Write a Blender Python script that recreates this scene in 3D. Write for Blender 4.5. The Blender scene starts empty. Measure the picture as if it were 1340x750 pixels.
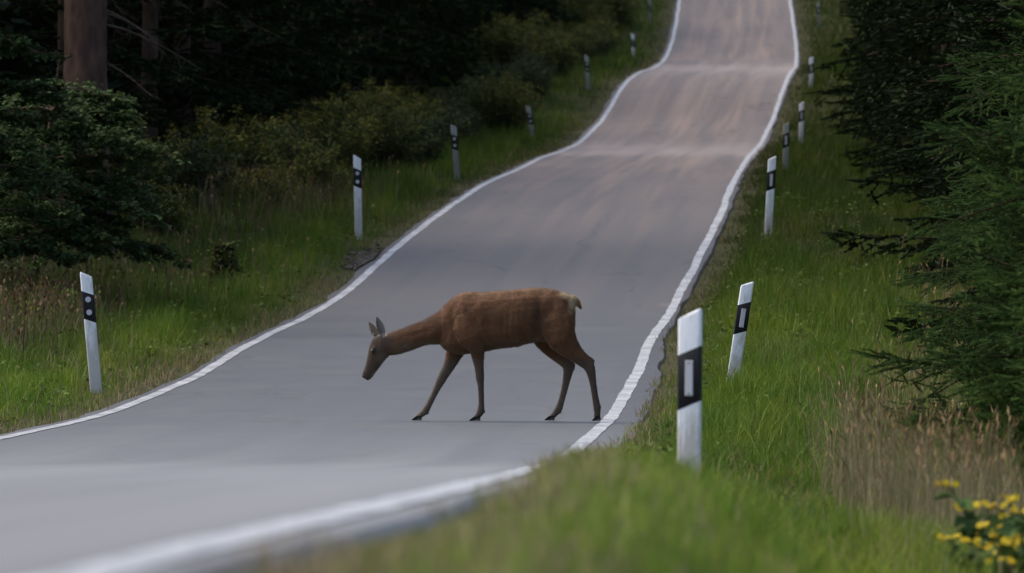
import bpy, math, random
import numpy as np
from mathutils import Vector, Matrix

rng = np.random.default_rng(7)
random.seed(7)
scn = bpy.context.scene
COL = scn.collection
R = math.radians

# ------------------------------------------------------------------ camera, sky, sun, exposure
FPX = 9000.0                      # focal length in photograph pixels (1340 wide)
cam_d = bpy.data.cameras.new('camera')
cam = bpy.data.objects.new('camera', cam_d)
COL.objects.link(cam)
cam.location = (0, 0, 0)
cam.rotation_euler = (R(90), 0, 0)
cam_d.sensor_width = 36.0
cam_d.lens = 36.0 * FPX / 1340.0
cam_d.clip_start = 0.5
cam_d.clip_end = 3000
cam_d.dof.use_dof = True
cam_d.dof.focus_distance = 60.4
cam_d.dof.aperture_fstop = 6.3
scn.camera = cam

SUN_EL, SUN_AZ = R(56), R(-75)    # soft veiled light over the left-hand wood
world = bpy.data.worlds.new('World')
scn.world = world
world.use_nodes = True
wn = world.node_tree
sky = wn.nodes.new('ShaderNodeTexSky')
sky.sky_type = 'NISHITA'
sky.sun_disc = False
sky.sun_elevation = SUN_EL
sky.sun_rotation = SUN_AZ
sky.air_density = 1.0
sky.dust_density = 3.0
bg = wn.nodes['Background']
bg.inputs['Strength'].default_value = 0.15
wn.links.new(sky.outputs['Color'], bg.inputs['Color'])

sun_d = bpy.data.lights.new('sun', 'SUN')
sun_d.energy = 1.5
sun_d.angle = R(40)
sun_d.color = (1.0, 0.86, 0.72)
sun = bpy.data.objects.new('sun', sun_d)
COL.objects.link(sun)
sdir = Vector((math.sin(SUN_AZ) * math.cos(SUN_EL), math.cos(SUN_AZ) * math.cos(SUN_EL), math.sin(SUN_EL)))
sun.rotation_euler = sdir.to_track_quat('Z', 'Y').to_euler()
sun.location = (0, 0, 60)

scn.view_settings.view_transform = 'Standard'
scn.view_settings.look = 'None'
scn.view_settings.exposure = 0.85
scn.view_settings.gamma = 1.0
scn.view_settings.use_curve_mapping = False
scn.render.engine = 'CYCLES'
scn.cycles.use_denoising = True
scn.cycles.max_bounces = 6
scn.cycles.diffuse_bounces = 3
scn.cycles.glossy_bounces = 2
scn.cycles.transmission_bounces = 3
scn.cycles.sample_clamp_indirect = 4.0

# ------------------------------------------------------------------ helpers
def mesh(name, V, F, col=None, smooth=False, mat=None):
    """V: n x 3, F: one index array (m x k) or a list of such arrays."""
    V = np.asarray(V, dtype=np.float32).reshape(-1, 3)
    Fs = F if isinstance(F, list) else [F]
    Fs = [np.asarray(f, dtype=np.int32) for f in Fs if len(f)]
    me = bpy.data.meshes.new(name)
    me.vertices.add(len(V))
    me.vertices.foreach_set('co', V.ravel())
    loops = np.concatenate([f.ravel() for f in Fs])
    tot = np.concatenate([np.full(len(f), f.shape[1], np.int32) for f in Fs])
    start = np.concatenate([[0], np.cumsum(tot)[:-1]]).astype(np.int32)
    me.loops.add(len(loops))
    me.loops.foreach_set('vertex_index', loops)
    me.polygons.add(len(tot))
    me.polygons.foreach_set('loop_start', start)
    me.polygons.foreach_set('loop_total', tot)
    if smooth:
        me.polygons.foreach_set('use_smooth', np.ones(len(tot), bool))
    me.update(calc_edges=True)
    if col is not None:
        c = np.ones((len(V), 4), np.float32)
        c[:, :3] = col
        a = me.attributes.new('Col', 'FLOAT_COLOR', 'POINT')
        a.data.foreach_set('color', c.ravel())
    if mat is not None:
        me.materials.append(mat)
    me.validate()
    return me

def obj(name, me, parent=None, loc=(0, 0, 0), rot=(0, 0, 0), scale=(1, 1, 1)):
    o = bpy.data.objects.new(name, me)
    COL.objects.link(o)
    if parent is not None:
        o.parent = parent
    o.location = loc
    o.rotation_euler = rot
    o.scale = scale
    return o

def tag(o, label=None, cat=None, group=None, kind=None):
    if label: o['label'] = label
    if cat: o['category'] = cat
    if group: o['group'] = group
    if kind: o['kind'] = kind
    return o

def empty(name, loc, rot=(0, 0, 0)):
    e = bpy.data.objects.new(name, None)
    e.empty_display_size = 0.2
    COL.objects.link(e)
    e.location = loc
    e.rotation_euler = rot
    return e

def copy_tree(o, parent=None):
    c = o.copy()
    COL.objects.link(c)
    if parent is not None:
        c.parent = parent
    for ch in list(o.children):
        copy_tree(ch, c)
    return c

def unit(v):
    v = np.asarray(v, float)
    return v / np.maximum(np.linalg.norm(v, axis=-1, keepdims=True), 1e-9)

_lat = np.random.default_rng(3).random((256, 256))
def vnoise(x, y):
    x = np.asarray(x, float); y = np.asarray(y, float)
    xi = np.floor(x).astype(int); yi = np.floor(y).astype(int)
    fx = x - xi; fy = y - yi
    fx = fx * fx * (3 - 2 * fx); fy = fy * fy * (3 - 2 * fy)
    a = _lat[xi & 255, yi & 255]; b = _lat[(xi + 1) & 255, yi & 255]
    c = _lat[xi & 255, (yi + 1) & 255]; d = _lat[(xi + 1) & 255, (yi + 1) & 255]
    return (a * (1 - fx) + b * fx) * (1 - fy) + (c * (1 - fx) + d * fx) * fy

def sstep(a, b, x):
    t = np.clip((np.asarray(x, float) - a) / (b - a), 0, 1)
    return t * t * (3 - 2 * t)

class Geo:
    """collects verts / faces / colours"""
    def __init__(s):
        s.V = []; s.F3 = []; s.F4 = []; s.C = []; s.n = 0
    def add(s, V, F, c):
        V = np.asarray(V, float).reshape(-1, 3)
        F = np.asarray(F, int)
        (s.F3 if F.shape[1] == 3 else s.F4).append(F + s.n)
        s.V.append(V)
        c = np.asarray(c, float)
        s.C.append(np.broadcast_to(c, (len(V), 3)) if c.ndim == 1 else c)
        s.n += len(V)
    def build(s, name, mat, smooth=False):
        F = []
        if s.F3: F.append(np.concatenate(s.F3))
        if s.F4: F.append(np.concatenate(s.F4))
        return mesh(name, np.concatenate(s.V), F, np.concatenate(s.C), smooth, mat)

def tubes(g, A, B, ra, rb, col, k=4):
    """many straight tapered tubes at once"""
    A = np.asarray(A, float).reshape(-1, 3); B = np.asarray(B, float).reshape(-1, 3)
    n = len(A)
    ra = np.broadcast_to(np.asarray(ra, float), (n,)); rb = np.broadcast_to(np.asarray(rb, float), (n,))
    t = unit(B - A)
    up = np.where(np.abs(t[:, 2:3]) > 0.9, np.array([[1., 0, 0]]), np.array([[0, 0, 1.]]))
    u = unit(np.cross(t, up)); w = np.cross(t, u)
    ang = np.arange(k) * 2 * np.pi / k
    ring = u[:, None, :] * np.cos(ang)[None, :, None] + w[:, None, :] * np.sin(ang)[None, :, None]
    VA = A[:, None] + ring * ra[:, None, None]; VB = B[:, None] + ring * rb[:, None, None]
    V = np.concatenate([VA, VB], axis=1).reshape(-1, 3)
    i = np.arange(k); j = (i + 1) % k
    f = np.stack([i, j, j + k, i + k], 1)
    F = (f[None] + (np.arange(n) * 2 * k)[:, None, None]).reshape(-1, 4)
    col = np.asarray(col, float)
    if col.ndim == 2:
        col = np.repeat(col, 2 * k, axis=0)
    g.add(V, F, col)

def curve_tube(g, P, rad, col, k=8):
    """one connected tube along the polyline P"""
    P = np.asarray(P, float); n = len(P)
    rad = np.broadcast_to(np.asarray(rad, float), (n,))
    T = unit(np.gradient(P, axis=0))
    ref = np.array([0.3, 1.0, 0.1]) if abs(T[0, 1]) < 0.8 else np.array([1.0, 0.1, 0.2])
    U = unit(np.cross(T, ref)); W = np.cross(T, U)
    ang = np.arange(k) * 2 * np.pi / k
    V = P[:, None] + (U[:, None] * np.cos(ang)[None, :, None] + W[:, None] * np.sin(ang)[None, :, None]) * rad[:, None, None]
    i = np.arange(k); j = (i + 1) % k
    F = np.concatenate([np.stack([i + r * k, j + r * k, j + (r + 1) * k, i + (r + 1) * k], 1) for r in range(n - 1)])
    g.add(V.reshape(-1, 3), F, col)

# ------------------------------------------------------------------ materials
def new_mat(name):
    m = bpy.data.materials.new(name)
    m.use_nodes = True
    nt = m.node_tree
    return m, nt, nt.nodes, nt.links, nt.nodes['Principled BSDF']

def ramp(N, stops):
    r = N.new('ShaderNodeValToRGB')
    e = r.color_ramp.elements
    while len(e) < len(stops): e.new(0.5)
    for el, (p, c) in zip(e, stops):
        el.position = p
        el.color = (c[0], c[1], c[2], 1) if not isinstance(c, (int, float)) else (c, c, c, 1)
    return r

def noise(N, L, vec, scale, detail=4, rough=0.6):
    n = N.new('ShaderNodeTexNoise')
    n.inputs['Scale'].default_value = scale
    n.inputs['Detail'].default_value = detail
    n.inputs['Roughness'].default_value = rough
    if vec is not None: L.new(vec, n.inputs['Vector'])
    return n.outputs['Fac']

def mixc(N, L, fac, a, b, mode='MIX'):
    m = N.new('ShaderNodeMix'); m.data_type = 'RGBA'; m.blend_type = mode
    for s, v in ((m.inputs[0], fac), (m.inputs[6], a), (m.inputs[7], b)):
        if hasattr(v, 'links'): L.new(v, s)
        elif isinstance(v, (int, float)): s.default_value = v
        else: s.default_value = (v[0], v[1], v[2], 1)
    return m.outputs[2]

def mathn(N, L, op, a, b=None, c=None):
    m = N.new('ShaderNodeMath'); m.operation = op
    for s, v in zip(m.inputs, (a, b, c)):
        if v is None: continue
        if hasattr(v, 'links'): L.new(v, s)
        else: s.default_value = v
    return m.outputs[0]

def bump(N, L, h, strength, dist=0.01):
    b = N.new('ShaderNodeBump')
    b.inputs['Strength'].default_value = strength
    b.inputs['Distance'].default_value = dist
    L.new(h, b.inputs['Height'])
    return b.outputs['Normal']

def mat_foliage(name, trans=0.25, rough=0.55, gain=1.0, spec=0.35):
    """colour comes from each leaf's own colour attribute"""
    m, nt, N, L, p = new_mat(name)
    a = N.new('ShaderNodeAttribute'); a.attribute_name = 'Col'
    c = a.outputs['Color']
    if gain != 1.0:
        c = mixc(N, L, 1.0, c, (gain, gain, gain), 'MULTIPLY')
    L.new(c, p.inputs['Base Color'])
    p.inputs['Roughness'].default_value = rough
    p.inputs['Specular IOR Level'].default_value = spec
    if trans:
        t = N.new('ShaderNodeBsdfTranslucent')
        L.new(c, t.inputs['Color'])
        mx = N.new('ShaderNodeMixShader'); mx.inputs[0].default_value = trans
        L.new(p.outputs[0], mx.inputs[1]); L.new(t.outputs[0], mx.inputs[2])
        L.new(mx.outputs[0], N['Material Output'].inputs['Surface'])
    return m

def mat_asphalt():
    m, nt, N, L, p = new_mat('asphalt')
    uv = N.new('ShaderNodeUVMap'); uv.uv_map = 'UVMap'
    sep = N.new('ShaderNodeSeparateXYZ'); L.new(uv.outputs[0], sep.inputs[0])
    u, v = sep.outputs[0], sep.outputs[1]
    def stretched(su, sv, scale, det=4):
        mp = N.new('ShaderNodeMapping'); L.new(uv.outputs[0], mp.inputs[0])
        mp.inputs['Scale'].default_value = (su, sv, 1)
        return noise(N, L, mp.outputs[0], scale, det)
    grain = noise(N, L, uv.outputs[0], 90, 3)
    mott = noise(N, L, uv.outputs[0], 0.9, 5)
    streak = stretched(1.7, 0.035, 1.0, 2)
    streak2 = stretched(3.2, 0.05, 1.0, 1.5)
    base = ramp(N, [(0.30, (0.052, 0.056, 0.060)), (0.52, (0.074, 0.079, 0.083)), (0.75, (0.108, 0.113, 0.116))])
    L.new(mathn(N, L, 'ADD', mathn(N, L, 'MULTIPLY', mott, 0.6), mathn(N, L, 'MULTIPLY', grain, 0.4)), base.inputs[0])
    # wheel tracks: binder worn off, warm aggregate shows; warm sky glow of the climbs further on painted in
    def g(c, w):
        d = mathn(N, L, 'DIVIDE', mathn(N, L, 'SUBTRACT', u, c), w)
        return mathn(N, L, 'EXPONENT', mathn(N, L, 'MULTIPLY', mathn(N, L, 'MULTIPLY', d, d), -1.0))
    tr = mathn(N, L, 'ADD', mathn(N, L, 'ADD', mathn(N, L, 'MULTIPLY', g(-1.5, 0.4), 0.55), g(0.10, 0.62)), g(1.2, 0.40))
    far = N.new('ShaderNodeMapRange'); far.inputs[1].default_value = 80; far.inputs[2].default_value = 160
    L.new(v, far.inputs[0])
    near = N.new('ShaderNodeMapRange'); near.inputs[1].default_value = 24; near.inputs[2].default_value = 8
    L.new(v, near.inputs[0])
    wear_glow = mathn(N, L, 'MAXIMUM', far.outputs[0], mathn(N, L, 'MULTIPLY', near.outputs[0], 0.45))
    sfac = ramp(N, [(0.38, 0.0), (0.62, 1.0)]); L.new(streak, sfac.inputs[0])
    s2 = ramp(N, [(0.45, 0.0), (0.65, 1.0)]); L.new(streak2, s2.inputs[0])
    f1 = mathn(N, L, 'MULTIPLY', mathn(N, L, 'MULTIPLY', tr, s2.outputs[0]), wear_glow)
    f2 = mathn(N, L, 'MULTIPLY', sfac.outputs[0], wear_glow)
    c = mixc(N, L, mathn(N, L, 'MULTIPLY', wear_glow, 0.8), base.outputs[0], (0.118, 0.094, 0.080))
    c = mixc(N, L, mathn(N, L, 'MULTIPLY', f2, 0.55), c, (0.200, 0.152, 0.125))
    c = mixc(N, L, mathn(N, L, 'MULTIPLY', f1, 0.45), c, (0.27, 0.195, 0.145))
    au = mathn(N, L, 'ABSOLUTE', u)
    shf = N.new('ShaderNodeMapRange'); shf.inputs[1].default_value = 2.36; shf.inputs[2].default_value = 2.42; L.new(au, shf.inputs[0])
    c = mixc(N, L, mathn(N, L, 'MULTIPLY', shf.outputs[0], 0.7), c, (0.055, 0.055, 0.060))     # unworn dark edge outside the lines
    # bitumen-sealed cracks and darker drips
    mpc = N.new('ShaderNodeMapping'); L.new(uv.outputs[0], mpc.inputs[0]); mpc.inputs['Scale'].default_value = (1.0, 0.16, 1)
    wv = N.new('ShaderNodeTexVoronoi'); wv.feature = 'DISTANCE_TO_EDGE'; wv.inputs['Scale'].default_value = 0.42; wv.inputs['Randomness'].default_value = 1.0
    dist = N.new('ShaderNodeVectorMath'); dist.operation = 'ADD'
    nz = N.new('ShaderNodeTexNoise'); nz.inputs['Scale'].default_value = 2.2; L.new(mpc.outputs[0], nz.inputs['Vector'])
    sc_ = N.new('ShaderNodeVectorMath'); sc_.operation = 'SCALE'; sc_.inputs['Scale'].default_value = 0.5; L.new(nz.outputs['Color'], sc_.inputs[0])
    L.new(mpc.outputs[0], dist.inputs[0]); L.new(sc_.outputs[0], dist.inputs[1]); L.new(dist.outputs[0], wv.inputs['Vector'])
    ck = ramp(N, [(0.0, 1.0), (0.018, 0.0)]); L.new(wv.outputs['Distance'], ck.inputs[0])
    gate = ramp(N, [(0.48, 0.0), (0.58, 1.0)]); L.new(mott, gate.inputs[0])
    c = mixc(N, L, mathn(N, L, 'MULTIPLY', mathn(N, L, 'MULTIPLY', ck.outputs[0], gate.outputs[0]), 0.45), c, (0.035, 0.035, 0.038))
    spots = ramp(N, [(0.62, 0.0), (0.74, 1.0)]); L.new(noise(N, L, uv.outputs[0], 2.6, 3), spots.inputs[0])
    c = mixc(N, L, mathn(N, L, 'MULTIPLY', spots.outputs[0], 0.35), c, (0.05, 0.05, 0.053))
    # painted sheen, paler over the two crests and on the flat by the camera
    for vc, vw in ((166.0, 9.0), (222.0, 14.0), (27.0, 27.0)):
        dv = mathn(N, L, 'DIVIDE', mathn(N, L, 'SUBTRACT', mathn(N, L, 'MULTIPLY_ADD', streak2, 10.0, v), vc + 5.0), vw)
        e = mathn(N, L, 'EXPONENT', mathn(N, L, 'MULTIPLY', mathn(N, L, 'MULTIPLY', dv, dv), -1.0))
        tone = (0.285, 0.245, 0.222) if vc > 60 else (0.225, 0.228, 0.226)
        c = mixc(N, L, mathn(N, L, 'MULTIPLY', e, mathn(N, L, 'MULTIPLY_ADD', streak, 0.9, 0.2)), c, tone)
    # paving joint by the crossing
    jd = mathn(N, L, 'ABSOLUTE', mathn(N, L, 'SUBTRACT', v, 60.2))
    jf = mathn(N, L, 'LESS_THAN', jd, 0.09)
    c = mixc(N, L, mathn(N, L, 'MULTIPLY', jf, 0.30), c, (0.07, 0.07, 0.075))
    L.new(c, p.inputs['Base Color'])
    ro = mathn(N, L, 'MULTIPLY_ADD', mott, 0.2, 0.58)
    L.new(ro, p.inputs['Roughness'])
    p.inputs['Specular IOR Level'].default_value = 0.25
    L.new(bump(N, L, grain, 0.35, 0.006), p.inputs['Normal'])
    return m

def mat_line():
    m, nt, N, L, p = new_mat('road_paint')
    uv = N.new('ShaderNodeUVMap'); uv.uv_map = 'UVMap'
    n1 = noise(N, L, uv.outputs[0], 14, 5, 0.7)
    n2 = noise(N, L, uv.outputs[0], 1.3, 3)
    w = ramp(N, [(0.42, 0.0), (0.60, 1.0)])
    L.new(mathn(N, L, 'ADD', mathn(N, L, 'MULTIPLY', n1, 0.6), mathn(N, L, 'MULTIPLY', n2, 0.45)), w.inputs[0])
    c = mixc(N, L, w.outputs[0], (0.13, 0.13, 0.13), (0.44, 0.445, 0.44))
    L.new(c, p.inputs['Base Color'])
    p.inputs['Roughness'].default_value = 0.5
    L.new(bump(N, L, n1, 0.3, 0.004), p.inputs['Normal'])
    return m

def mat_ground():
    m, nt, N, L, p = new_mat('verge_soil')
    g = N.new('ShaderNodeNewGeometry')
    a = noise(N, L, g.outputs['Position'], 0.8, 5)
    b = noise(N, L, g.outputs['Position'], 12, 4)
    r1 = ramp(N, [(0.3, (0.030, 0.036, 0.014)), (0.55, (0.050, 0.050, 0.022)), (0.8, (0.085, 0.062, 0.036))])
    L.new(mathn(N, L, 'ADD', mathn(N, L, 'MULTIPLY', a, 0.6), mathn(N, L, 'MULTIPLY', b, 0.4)), r1.inputs[0])
    at = N.new('ShaderNodeAttribute'); at.attribute_name = 'Col'     # r: needle litter under the trees
    sp = N.new('ShaderNodeSeparateColor'); L.new(at.outputs['Color'], sp.inputs[0])
    c = mixc(N, L, sp.outputs[0], r1.outputs[0], (0.026, 0.018, 0.011))
    L.new(c, p.inputs['Base Color'])
    p.inputs['Roughness'].default_value = 0.95
    p.inputs['Specular IOR Level'].default_value = 0.1
    L.new(bump(N, L, b, 0.8, 0.05), p.inputs['Normal'])
    return m

def mat_bark(name, c1, c2, scale=9):
    m, nt, N, L, p = new_mat(name)
    tc = N.new('ShaderNodeTexCoord')
    mp = N.new('ShaderNodeMapping'); L.new(tc.outputs['Object'], mp.inputs[0])
    mp.inputs['Scale'].default_value = (1, 1, 0.35)
    v = N.new('ShaderNodeTexVoronoi'); v.inputs['Scale'].default_value = scale
    L.new(mp.outputs[0], v.inputs['Vector'])
    n = noise(N, L, mp.outputs[0], scale * 2.2, 5)
    f = mathn(N, L, 'ADD', mathn(N, L, 'MULTIPLY', v.outputs['Distance'], 0.6), mathn(N, L, 'MULTIPLY', n, 0.5))
    r = ramp(N, [(0.25, c1), (0.75, c2)]); L.new(f, r.inputs[0])
    L.new(r.outputs[0], p.inputs['Base Color'])
    p.inputs['Roughness'].default_value = 0.9
    L.new(bump(N, L, f, 0.9, 0.03), p.inputs['Normal'])
    return m

def mat_post_white(name='post_plastic', clean=(0.78, 0.79, 0.80), dirt=(0.27, 0.215, 0.15), bias=-0.09):
    m, nt, N, L, p = new_mat(name)
    tc = N.new('ShaderNodeTexCoord')
    sp = N.new('ShaderNodeSeparateXYZ'); L.new(tc.outputs['Object'], sp.inputs[0])
    oi = N.new('ShaderNodeObjectInfo')
    mp = N.new('ShaderNodeMapping'); L.new(tc.outputs['Object'], mp.inputs[0])
    mp.inputs['Scale'].default_value = (1, 1, 0.22)
    L.new(oi.outputs['Random'], mp.inputs['Location'])
    n = noise(N, L, mp.outputs[0], 22, 5, 0.7)
    hz = N.new('ShaderNodeMapRange'); hz.inputs[1].default_value = 0.62; hz.inputs[2].default_value = 0.10
    L.new(sp.outputs[2], hz.inputs[0])
    d = ramp(N, [(0.42, 0.0), (0.66, 1.0)])
    L.new(mathn(N, L, 'ADD', n, mathn(N, L, 'MULTIPLY_ADD', hz.outputs[0], 0.34, bias)), d.inputs[0])
    c = mixc(N, L, mathn(N, L, 'MULTIPLY', d.outputs[0], 0.62), clean, dirt)
    fine = noise(N, L, tc.outputs['Object'], 60, 3)
    c = mixc(N, L, mathn(N, L, 'MULTIPLY', fine, 0.18), c, (0.5, 0.49, 0.46))
    L.new(c, p.inputs['Base Color'])
    p.inputs['Roughness'].default_value = 0.42
    return m

def mat_plain(name, c, rough=0.5, spec=0.5, nz=0.0, nscale=30):
    m, nt, N, L, p = new_mat(name)
    if nz:
        tc = N.new('ShaderNodeTexCoord')
        n = noise(N, L, tc.outputs['Object'], nscale, 4)
        cc = mixc(N, L, mathn(N, L, 'MULTIPLY', n, nz), c, tuple(min(1, x * 1.9 + 0.02) for x in c))
        L.new(cc, p.inputs['Base Color'])
    else:
        p.inputs['Base Color'].default_value = (*c, 1)
    p.inputs['Roughness'].default_value = rough
    p.inputs['Specular IOR Level'].default_value = spec
    return m

def mat_fur():
    m, nt, N, L, p = new_mat('deer_coat')
    a = N.new('ShaderNodeAttribute'); a.attribute_name = 'Col'
    tc = N.new('ShaderNodeTexCoord')
    mp = N.new('ShaderNodeMapping'); L.new(tc.outputs['Object'], mp.inputs[0])
    mp.inputs['Scale'].default_value = (0.5, 1, 1)
    mp.inputs['Rotation'].default_value = (0, R(38), 0)
    hair = noise(N, L, mp.outputs[0], 95, 4, 0.7)
    blot = noise(N, L, tc.outputs['Object'], 7, 4)
    k = ramp(N, [(0.25, 0.74), (0.75, 1.25)]); L.new(hair, k.inputs[0])
    k2 = ramp(N, [(0.3, 0.80), (0.7, 1.20)]); L.new(blot, k2.inputs[0])
    c = mixc(N, L, 1.0, a.outputs['Color'], k.outputs[0], 'MULTIPLY')
    c = mixc(N, L, 1.0, c, k2.outputs[0], 'MULTIPLY')
    L.new(c, p.inputs['Base Color'])
    p.inputs['Roughness'].default_value = 0.75
    p.inputs['Specular IOR Level'].default_value = 0.18
    p.inputs['Sheen Weight'].default_value = 0.25
    p.inputs['Sheen Roughness'].default_value = 0.5
    p.inputs['Sheen Tint'].default_value = (1.0, 0.78, 0.55, 1)
    L.new(bump(N, L, mathn(N, L, 'ADD', hair, mathn(N, L, 'MULTIPLY', blot, 0.6)), 0.5, 0.006), p.inputs['Normal'])
    return m

M = dict(
    asphalt=mat_asphalt(), line=mat_line(), ground=mat_ground(),
    grass=mat_foliage('grass_blade', 0.30, 0.6, 1.0, 0.15),
    needle=mat_foliage('spruce_needle', 0.10, 0.7, 1.0, 0.05),
    leaf=mat_foliage('broad_leaf', 0.25, 0.7, 1.0, 0.05),
    petal=mat_foliage('yellow_petal', 0.25, 0.6, 1.0, 0.2),
    dry=mat_foliage('dry_stalk', 0.20, 0.7, 1.0, 0.2),
    bark=mat_bark('spruce_bark', (0.030, 0.020, 0.014), (0.105, 0.066, 0.045)),
    redbark=mat_bark('red_bark', (0.036, 0.018, 0.012), (0.115, 0.060, 0.039), 7),
    post=mat_post_white(),
    shade_tint=mat_post_white('shade_tint_post_plastic', (0.30, 0.31, 0.26), (0.08, 0.085, 0.055), 0.0),  # darker grey-green copy of the post plastic, forest shade painted in
    black=mat_plain('black_band', (0.007, 0.007, 0.008), 0.6, 0.25, 0.15),
    refl=mat_plain('reflector', (0.42, 0.41, 0.43), 0.25, 0.8, 0.3, 120),
    rivet=mat_plain('rivet', (0.12, 0.10, 0.09), 0.4),
    fur=mat_fur(),
    hoof=mat_plain('hoof_horn', (0.020, 0.017, 0.015), 0.45, 0.5, 0.5, 60),
    eye=mat_plain('eye', (0.006, 0.005, 0.004), 0.06, 0.7),
    nose=mat_plain('nose_skin', (0.018, 0.015, 0.014), 0.4, 0.5, 0.4, 80),
    hair=mat_foliage('deer_hair', 0.0, 0.6, 1.0, 0.15),
    stone=mat_foliage('gravel_stone', 0.0, 0.9, 1.0, 0.2),
)

# ------------------------------------------------------------------ road line and terrain
W = 4.67                          # between the two edge lines
_T = np.array([                   # distance, centre x, height (the camera is at height 0)
    (-60, -6.6, -0.10), (-30, -5.0, -0.20), (0, -3.50, -0.30), (10, -2.985, -0.417), (20, -2.46, -0.57), (27, -2.35, -0.735), (35, -2.24, -0.915),
    (42, -2.10, -1.08), (47, -1.98, -1.18), (54, -1.735, -1.192), (58, -1.59, -1.190), (61, -1.485, -1.180), (65, -1.345, -1.138),
    (69, -1.18, -1.05), (75, -0.925, -0.875), (80.5, -0.755, -0.67), (87.5, -0.40, -0.437), (95.6, -0.02, -0.106),
    (100.5, 0.32, 0.28), (106, 0.68, 0.71), (114.5, 1.13, 1.21), (125, 1.62, 1.74), (145, 2.50, 2.50), (156, 3.03, 2.94),
    (169, 3.66, 3.38), (177, 4.12, 3.75), (183, 4.47, 4.17), (191, 4.95, 4.78), (195, 5.25, 5.33), (201, 5.65, 5.93),
    (213, 6.30, 6.64), (227, 7.00, 7.22), (250, 8.0, 8.47), (272, 8.8, 10.3), (292, 9.45, 12.17), (340, 10.8, 16.8),
    (400, 12.3, 21.5), (480, 14.0, 23.0), (700, 18.0, 24.0)])
_dd = np.arange(-60, 700.01, 0.5)
def _pchip(x, y, q):
    h = np.diff(x); s = np.diff(y) / h
    m = np.zeros(len(x)); m[0] = s[0]; m[-1] = s[-1]
    m[1:-1] = (s[:-1] * h[1:] + s[1:] * h[:-1]) / (h[1:] + h[:-1])
    i = np.clip(np.searchsorted(x, q) - 1, 0, len(x) - 2)
    t = (q - x[i]) / h[i]
    return ((2*t**3 - 3*t**2 + 1) * y[i] + (t**3 - 2*t**2 + t) * h[i] * m[i]
            + (-2*t**3 + 3*t**2) * y[i+1] + (t**3 - t**2) * h[i] * m[i+1])
def _smooth(a, s):
    k = np.arange(-12, 13) * 0.5
    w = np.exp(-0.5 * (k / s) ** 2); w /= w.sum()
    return np.convolve(np.pad(a, 12, mode='edge'), w, 'valid')
_cx = _smooth(_pchip(_T[:, 0], _T[:, 1], _dd), 2.0)
_cz = _smooth(_pchip(_T[:, 0], _T[:, 2], _dd), 1.4)
def rx(d): return np.interp(d, _dd, _cx)
def rz(d): return np.interp(d, _dd, _cz)

SH_R, SH_L = 0.25, 0.10           # asphalt outside the right and left line
def edge_r(d): return rx(d) + W / 2 + 0.06 + SH_R - 0.17 * (1 - sstep(38, 50, d)) - 0.19 * sstep(62, 88, d) + (vnoise(np.asarray(d) * 0.45, 4.5) - 0.5) * 0.08 + (vnoise(np.asarray(d) * 1.7, 4.5) - 0.5) * 0.03
def edge_l(d): return rx(d) - W / 2 - 0.06 - SH_L - (vnoise(np.asarray(d) * 0.9, 9.5) - 0.5) * 0.12

def ground_z(x, d):
    x = np.asarray(x, float); d = np.asarray(d, float)
    base = rz(d) - 0.035
    tr = x - (rx(d) + W / 2 + 0.06 + SH_R)
    tl = (rx(d) - W / 2 - 0.06 - SH_L) - x
    # right verge: falls into a shallow ditch near the camera, a low bank further on
    near = 1 - sstep(40, 62, d)
    mid = sstep(48, 66, d) * (1 - sstep(105, 130, d))
    bank = mid * (0.20 + 0.25 * sstep(70, 98, d)) * sstep(0.15, 0.9, tr)
    ditch = near * (-0.02 * sstep(0.1, 0.5, tr) - (0.28 + 0.24 * sstep(32, 18, d)) * sstep(0.22, 1.05, tr) - 0.24 * sstep(1.1, 2.4, tr) + 0.25 * sstep(3.2, 6, tr))
    off_r = bank + ditch + 0.25 * sstep(3.5, 9, tr) * (1 - near)
    off_l = 0.10 * sstep(0.3, 1.0, tl) + 0.18 * sstep(1.6, 5, tl)
    off = np.where(tr > 0, off_r, np.where(tl > 0, off_l, 0.0))
    out = np.maximum(tr, tl)
    bumps = (vnoise(x * 0.9 + 31, d * 0.5) - 0.5) * 0.10 + (vnoise(x * 2.7 + 7, d * 1.6) - 0.5) * 0.045
    inside = -0.06 * (1 - sstep(-0.35, -0.02, out))
    return base + off + bumps * sstep(0.0, 0.8, out) + inside

def strip(name, d0, d1, step, cols, zoff, mat, jitter=None):
    """a sheet laid along the road; cols = list of functions d -> x"""
    d = np.arange(d0, d1 + 0.01, step)
    X = np.stack([c(d) for c in cols], 1)
    Z = rz(d)[:, None] + zoff - 0.012 * ((X - rx(d)[:, None]) / 2.4) ** 2
    V = np.stack([X, np.repeat(d[:, None], X.shape[1], 1), Z], 2).reshape(-1, 3)
    n, k = X.shape
    i = np.arange(n - 1)[:, None] * k + np.arange(k - 1)[None]
    F = np.stack([i, i + 1, i + k + 1, i + k], 2).reshape(-1, 4)
    me = mesh(name, V, F, smooth=True, mat=mat)
    uvl = me.uv_layers.new(name='UVMap')
    li = np.zeros(len(me.loops), np.int32); me.loops.foreach_get('vertex_index', li)
    U = np.stack([V[:, 0] - rx(V[:, 1]), V[:, 1]], 1)
    uvl.data.foreach_set('uv', U[li].astype(np.float32).ravel())
    return me

def col_at(f): return lambda d: rx(d) + f
cols = [edge_l] + [col_at(v) for v in np.linspace(-W / 2 - 0.1, W / 2 + 0.1, 15)] + [edge_r]
road = tag(obj('road', strip('road', -60, 420, 0.5, cols, 0.0, M['asphalt'])), 'narrow undulating grey asphalt road running up the wooded hill', 'road', kind='structure')
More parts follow.
